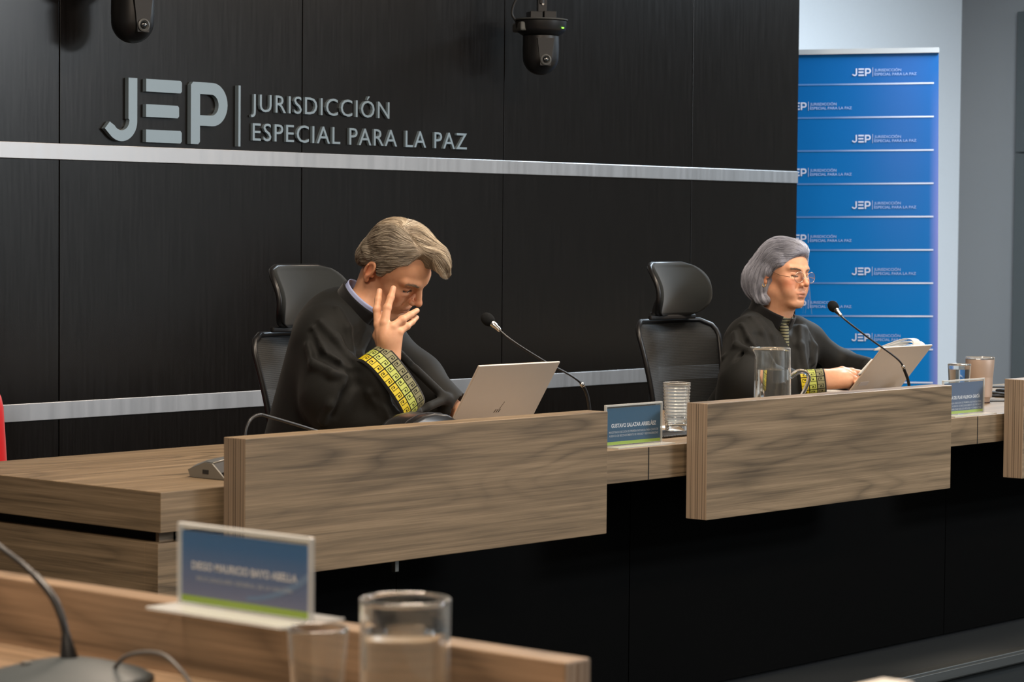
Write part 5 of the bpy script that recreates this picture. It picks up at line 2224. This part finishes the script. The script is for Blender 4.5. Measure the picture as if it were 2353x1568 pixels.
sel = rng.integers(0, len(vh), 17000)
sel = sel[wb(vh[sel]) > .001]
rt_ = ((vh[sel] - WF.o) @ WF.R.T)
vt_ = rt_[:, 1] + .5 * rt_[:, 0] * np.sign(rt_[:, 1] - .02)
st_ = streaks(vt_ * 1.05, rng)
for lv_, tn_ in enumerate((((.06, .062, .080), (.11, .115, .148), (.18, .185, .23)), ((.17, .18, .225), (.27, .285, .35), (.38, .395, .47)), ((.36, .38, .46), (.50, .52, .61), (.66, .68, .78)))):
    mask_ = st_ == lv_
    paths = grow(HW, WF, ws, rt_[mask_], wom_flow, 14, .0044, -.0004 + .0003 * lv_, .0024 + .0007 * lv_, rng)
    strands('hair_strands', paths, hair_mat('silver_hair', *tn_), hb, .00036, .00012)
# loose wisps beyond the far cheek
n = 12
base_ = np.stack([rng.normal(-.066, .006, n), rng.normal(.055, .008, n), rng.uniform(.02, .06, n)], 1) * ws
P_ = WF.w(base_)
pth = [P_]
for k_ in range(16):
    P_ = P_ + (WF.v(np.stack([-.10 - .02 * np.sin(k_ * .5 + np.arange(n)), .14 - .03 * k_ / 3 + .05 * np.sin(np.arange(n) * 1.3) * (1 + .5 * k_ / 4), -1 + 0 * np.arange(n)], 1))) * .0085
    pth.append(P_)
strands('loose_wisps', np.stack(pth, 1), hair_mat('pale_wisp_hair', (.4, .4, .45), (.55, .55, .62), (.7, .7, .78)), hb, .00016, .00007)
eb = []
for x in (1, -1):
    n = 170
    t_ = rng.uniform(0, 1, n)
    base_ = np.stack([x * (.014 + .034 * t_), .104 - .020 * t_ ** 1.6, .0310 + .0035 * np.sin(t_ * 2.6) + rng.normal(0, .0014, n)], 1) * ws
    P0_ = wb.snap(WF.w(base_), .0002)
    pth = [P0_]
    dr = WF.v(np.stack([x * (.9 + 0 * t_), -.1 + 0 * t_, .15 + 0 * t_], 1))
    for k_ in range(4):
        pth.append(wb.snap(pth[-1] + dr * .0016, .0003 + .0001 * k_, 2))
    eb.append(np.stack(pth, 1))
strands('eyebrows', np.concatenate(eb), hair_mat('woman_brow', (.10, .07, .05), (.18, .13, .10), (.30, .24, .20)), wom, .00026, .0001)
lashes(WF, wb, ws, hair_mat('dark_lash_w', (.02, .015, .01), (.03, .02, .015), (.05, .035, .025)), wom, rng)
# earring
ec = np.array(WF.w((.0865 * ws, -.004 * ws, -.034 * ws)))
er = MB()
for i in range(9):
    a = math.radians(180 + 180 * i / 8)
    p_ = ec + WF.v((.002, .0065 * math.cos(a), .0065 * math.sin(a)))
    b_ = bmesh.new()
    bmesh.ops.create_icosphere(b_, subdivisions=2, radius=.0015, matrix=Matrix.Translation(p_))
    er.merge(b_)
er.tube([ec + WF.v((.001, .0085 * math.cos(a), .0085 * math.sin(a))) for a in [math.radians(150 + 240 * i / 16) for i in range(17)]], .0006, 8)
er.build('earring', plain('gold_earring', (.75, .55, .28), .2, metal=1.0), wom, smooth=True)

# eyeglasses
gl = empty('eyeglasses', tuple(WF.w((0, .11, .01))), 0, 'thin oval gold eyeglasses worn low on the nose of the woman', 'glasses')
go = Matrix.Translation(-Vector(WF.w((0, .11, .01))))
M['gold_wire'] = plain('gold_wire', (.62, .48, .36), .25, metal=1.0)
for x in (1, -1):
    ring = [WF.w(np.array((x * .0315 + .0235 * math.cos(a), .1165 - .30 * ((x * .0315 + .0235 * math.cos(a)) ** 2) * 10 * .35 - .06 * .0155 * math.sin(a) * -1, .0045 + .0200 * math.sin(a))) * ws) for a in [2 * math.pi * i / 36 for i in range(36)]]
    MB().tube(ring + [ring[0]], .0007, 8, caps=False).xf(go).build('rim', M['gold_wire'], gl, smooth=True)
    lm = MB()
    cpt = np.mean(ring, axis=0)
    lm.raw([cpt] + ring, [(0, i + 1, (i + 1) % 36 + 1) for i in range(36)])
    lm.xf(go).build('lens', clear_sheet('spectacle_lens', (.95, .96, .98), .03), gl, smooth=True)
    hinge = ring[0] if x > 0 else ring[18]
    MB().tube([hinge, WF.w(np.array((x * .0640, .096, .0035)) * ws), WF.w(np.array((x * .0765, .060, .0065)) * ws), WF.w(np.array((x * .0800, .010, .0200)) * ws)], [.0008, .0011, .0008, .0007], 8).xf(go).build('temple_arm', M['gold_wire'], gl, smooth=True)
    MB().tube([WF.w(np.array((x * .010, .1155, .004)) * ws), WF.w(np.array((x * .0105, .1115, -.003)) * ws)], .0012, 8).xf(go).build('nose_pad', M['chrome'], gl, smooth=True)
MB().tube(sweep([WF.w(np.array(p_) * ws) for p_ in ((.0085, .1150, .002), (.004, .1190, .0055), (-.004, .1190, .0055), (-.0085, .1150, .002))], 5), .0008, 8).xf(go).build('bridge', M['gold_wire'], gl, smooth=True)

# her robe
RW = Field()
RW.flat((6.9428, 4.8750, 0.8774), (6.96, 5.03, .62), (1, .1, 0), (.165, .110), (.19, .15), .05)
RW.cap((6.8192, 4.9016, 0.9697), (6.97, 4.96, .975), .052, .070, .05)
RW.cap((6.97, 4.96, .975), (7.0728, 4.8674, 0.9503), .066, .040, .05)
RW.cap((7.0294, 4.8585, 0.9829), (7.1042, 4.8613, 0.9440), .030, .034, .04)
RW.flat((6.8942, 4.8766, 0.9771), (6.8447, 4.8020, 0.8363), (1, .1, 0), (.034, .034), (.040, .040), .02)
RW.flat((6.9747, 4.8136, 0.9660), (6.8994, 4.7694, 0.8357), (1, .1, 0), (.026, .030), (.034, .034), .02)
RW.cap((7.1076, 4.8566, 0.9327), (7.2006, 4.8051, 0.8546), .040, .046, .04)
wsh = (6.7891, 4.9032, 0.9314)
WE = (6.6953, 4.8200, 0.8135)
RW.cap(wsh, WE, .066, .090, .045)
RW.flat(WE, (6.7788, 4.7386, 0.8071), (0, .2, 1), (.085, .070), (.060, .050), .035)
WB, WFt = (6.8007, 4.6908, 0.8126), (6.8502, 4.6341, 0.8215)
RW.flat((6.7788, 4.7386, 0.8071), WB, (.05, .1, 1), (.048, .038), (.038, .030), .02)
RW.cap((6.6863, 4.8563, 0.7434), (6.8301, 4.6900, 0.7385), .06, .045, .05)
RW.cap((7.120, 4.985, .945), (7.270, 4.930, .845), .060, .062, .04)
RW.cap((7.270, 4.930, .845), (7.220, 4.79, .825), .062, .050, .03)
RW.flat((7.270, 4.930, .850), (7.1550, 4.6732, 0.8362), (0, 0, 1), (.062, .05), (.050, .035), .03)
for pts_, r_ in (([(6.7351, 4.8790, 1.0098), (6.7209, 4.8307, 0.9565), (6.7076, 4.7818, 0.9107), (6.7053, 4.7682, 0.8949)], .009),
                 ([(6.7188, 4.8955, 0.9751), (6.6957, 4.8575, 0.9219), (6.6869, 4.8053, 0.9036), (6.6989, 4.7752, 0.8893)], .010),
                 ([(6.7936, 4.8738, 1.0267), (6.7974, 4.8349, 0.9683), (6.7942, 4.8049, 0.9210)], .007),
                 ([(6.8317, 4.8603, 1.0264), (6.8390, 4.8170, 0.9609), (6.8312, 4.7899, 0.8789), (6.8183, 4.7696, 0.8110)], .008),
                 ([(6.9427, 4.7922, 1.0080), (6.9139, 4.7593, 0.9331), (6.9014, 4.7375, 0.8509)], .010),
                 ([(7.0235, 4.7901, 0.9993), (7.0215, 4.7571, 0.9302), (7.0027, 4.7130, 0.8624)], .010),
                 ([(6.7149, 4.8621, 0.8660), (6.7221, 4.8083, 0.8708), (6.7323, 4.7650, 0.8558)], .010),
                 ([(6.7052, 4.8715, 0.8384), (6.6910, 4.8841, 0.7832)], .010)):
    pts2 = RW.snap(np.array(pts_), .0015, 5)
    for i in range(len(pts2) - 1):
        RW.cap(pts2[i], pts2[i + 1], r_ * (.6 + .4 * (i > 0)), r_, .014)
for pts_, r_ in (([(6.7327, 4.8803, 0.9863), (6.7116, 4.8406, 0.9427), (6.7030, 4.7867, 0.9038)], .005),
                 ([(6.7682, 4.8376, 0.9620), (6.7473, 4.7987, 0.9336), (6.7376, 4.7781, 0.9154)], .007),
                 ([(6.6415, 4.8259, 0.8864), (6.7381, 4.8369, 0.8883), (6.7441, 4.7989, 0.8814)], .007),
                 ([(6.8877, 4.7923, 0.9744), (6.8889, 4.7871, 0.9189), (6.8741, 4.7690, 0.8505)], .006),
                 ([(6.9792, 4.7755, 0.9307), (6.9665, 4.7558, 0.8758), (6.9267, 4.7379, 0.8361)], .009)):
    pts2 = RW.snap(np.array(pts_), .001, 5)
    for i in range(len(pts2) - 1):
        RW.cap(pts2[i], pts2[i + 1], r_, r_, .014, -1)
RW.flat((6.96, 5.02, .55), (6.92, 4.74, .545), (1, .1, 0), (.19, .11), (.19, .085), .05)
RW.flat((6.92, 4.74, .545), (6.92, 4.68, .06), (1, .1, 0), (.18, .085), (.19, .10), .04)
ax_ = np.array(WFt) - np.array(WB)
RW.flat(np.array(WB) + ax_ * .3, np.array(WFt) + ax_ * 1.6, (.05, .1, 1), (.036, .028), (.036, .028), .004, -1)
RW.cap((6.9466, 4.8646, 1.0156), (6.8836, 4.8133, 0.9905), .040, .026, .008, -1)
RW.cap((6.8629, 4.7987, 0.9859), (6.8111, 4.7502, 0.8536), .020, .007, .006, -1)
vr, fr_ = RW.mesh(.0050)
rw = mesh_np('robe', vr, fr_, M['robe'], wom)
cuff(rw, WB, WFt, (.05, .1, 1), (.0400, .0330), (.0375, .0300), a0=.004, tile_len=.040)
# velvet neck edge and the striped turtleneck
wcb, wcf = np.array((6.9806, 4.9806, 1.0513)), np.array((6.9092, 4.8295, 0.9894))
cc = (wcb + wcf) / 2
hl = np.linalg.norm(wcf - wcb) / 2
hax = np.cross(wcf - wcb, (-.98, -.14, 0))
hax *= np.sign(hax[2])
band('collar', cc, wcf - wcb, (.98, .14, 0), hax, hl + .004, .064, -.030, .028, M['velvet'], rw, thick=.005, a_from=14, a_to=346)


def stripes():
    mt, N, L, b = new_mat('striped_knit')
    tc = N.new('ShaderNodeTexCoord')
    w = N.new('ShaderNodeTexWave')
    w.bands_direction = 'Z'
    w.inputs['Scale'].default_value = 33
    w.inputs['Distortion'].default_value = .6
    L.new(tc.outputs['Object'], w.inputs['Vector'])
    cr = N.new('ShaderNodeValToRGB')
    cr.color_ramp.elements[0].position = .42
    cr.color_ramp.elements[0].color = (.012, .013, .010, 1)
    cr.color_ramp.elements[1].position = .55
    cr.color_ramp.elements[1].color = (.16, .16, .095, 1)
    L.new(w.outputs['Fac'], cr.inputs[0])
    L.new(cr.outputs[0], b.inputs['Base Color'])
    b.inputs['Roughness'].default_value = .85
    return mt


M_STR = stripes()
tn = band('turtleneck', cc, wcf - wcb, (.98, .14, 0), hax, hl - .006, .0575, -.050, .024, M_STR, wom, thick=.003)
tf_ = Field()
tf_.flat((6.9048, 4.8263, 0.9784), (6.8524, 4.7769, 0.8232), (.756, -.655, 0), (.0145, .022), (.008, .022), .006)
tv, tf = tf_.mesh(.003)
mesh_np('jumper_front', tv, tf, M_STR, wom)
for o in [c for c in bpy.data.objects if c.parent is wom]:
    o.matrix_parent_inverse = Matrix.Translation((-6.90, -4.93, 0))

# papers she is reading, and the stack showing above the laptop
ps = empty('paper_sheets', (7.0, 4.66, WT), 0, 'white sheets held by the woman beside the tilted laptop edge', 'papers')
g = []
A0, A1, A2, A3 = [np.array(p_) for p_ in ((6.9493, 4.5745, 0.8397), (7.0133, 4.5650, 0.8876), (7.2121, 4.5648, 0.8867), (7.1120, 4.5980, 0.7990))]
for j in range(9):
    g.append([tuple(A0 + (A1 - A0) * j / 8 + ((A3 - A0) * (1 - j / 8) + (A2 - A1) * (j / 8)) * i / 8 + np.array((0, 0, .004 * math.sin(math.pi * i / 8))) - np.array((7.0, 4.66, WT))) for i in range(9)])
grid_obj(g, 'sheet', M['paper'], ps, thick=.0012)
pk = empty('paper_stack', (7.30, 4.74, WT), 0, 'curled white document pages showing above the tilted laptop', 'papers')
off = np.array((7.30, 4.74, WT))
pts_a = [(7.1339, 4.6110, 0.9141), (7.1582, 4.5839, 0.9284), (7.1862, 4.5527, 0.9442), (7.2047, 4.5317, 0.9501), (7.2164, 4.5177, 0.9432), (7.2168, 4.5159, 0.9236), (7.2082, 4.5227, 0.8773)]
pts_b = [(7.1844, 4.6137, 0.9125), (7.2124, 4.5822, 0.9255), (7.2386, 4.5528, 0.9371), (7.2534, 4.5359, 0.9388), (7.2623, 4.5248, 0.9276), (7.2582, 4.5285, 0.9121), (7.2478, 4.5376, 0.8683)]
dd = np.array((-.20, .10, .0))
lid0, lid1 = np.array((7.1507, 4.6218, 0.9089)), np.array((7.2620, 4.5244, 0.9150))
for nm_, pts_, f_ in (('under_page', pts_b, 1.0), ('top_page', pts_a, 1.0), ('page', pts_a, .74), ('page', pts_a, .48), ('page', pts_a, .22)):
    q_ = []
    for p_ in pts_:
        p_ = np.array(p_)
        t_ = np.clip((p_ - lid0) @ (lid1 - lid0) / ((lid1 - lid0) @ (lid1 - lid0)), 0, 1)
        z0_ = lid0[2] + (lid1[2] - lid0[2]) * t_
        q_.append(np.array((p_[0], p_[1], z0_ + (p_[2] - z0_) * f_ if p_[2] > z0_ else p_[2])))
    c_ = sweep(q_, 5)
    g = [[tuple(np.array(p_) + dd * (j / 6 - .1) * .12 - off) for p_ in c_] for j in range(7)]
    grid_obj(g, nm_, M['paper'], pk, thick=.0010)
MB().box((-.17, -.06, 0), (-.01, .10, .030), .004).build('pages', M['paper'], pk)
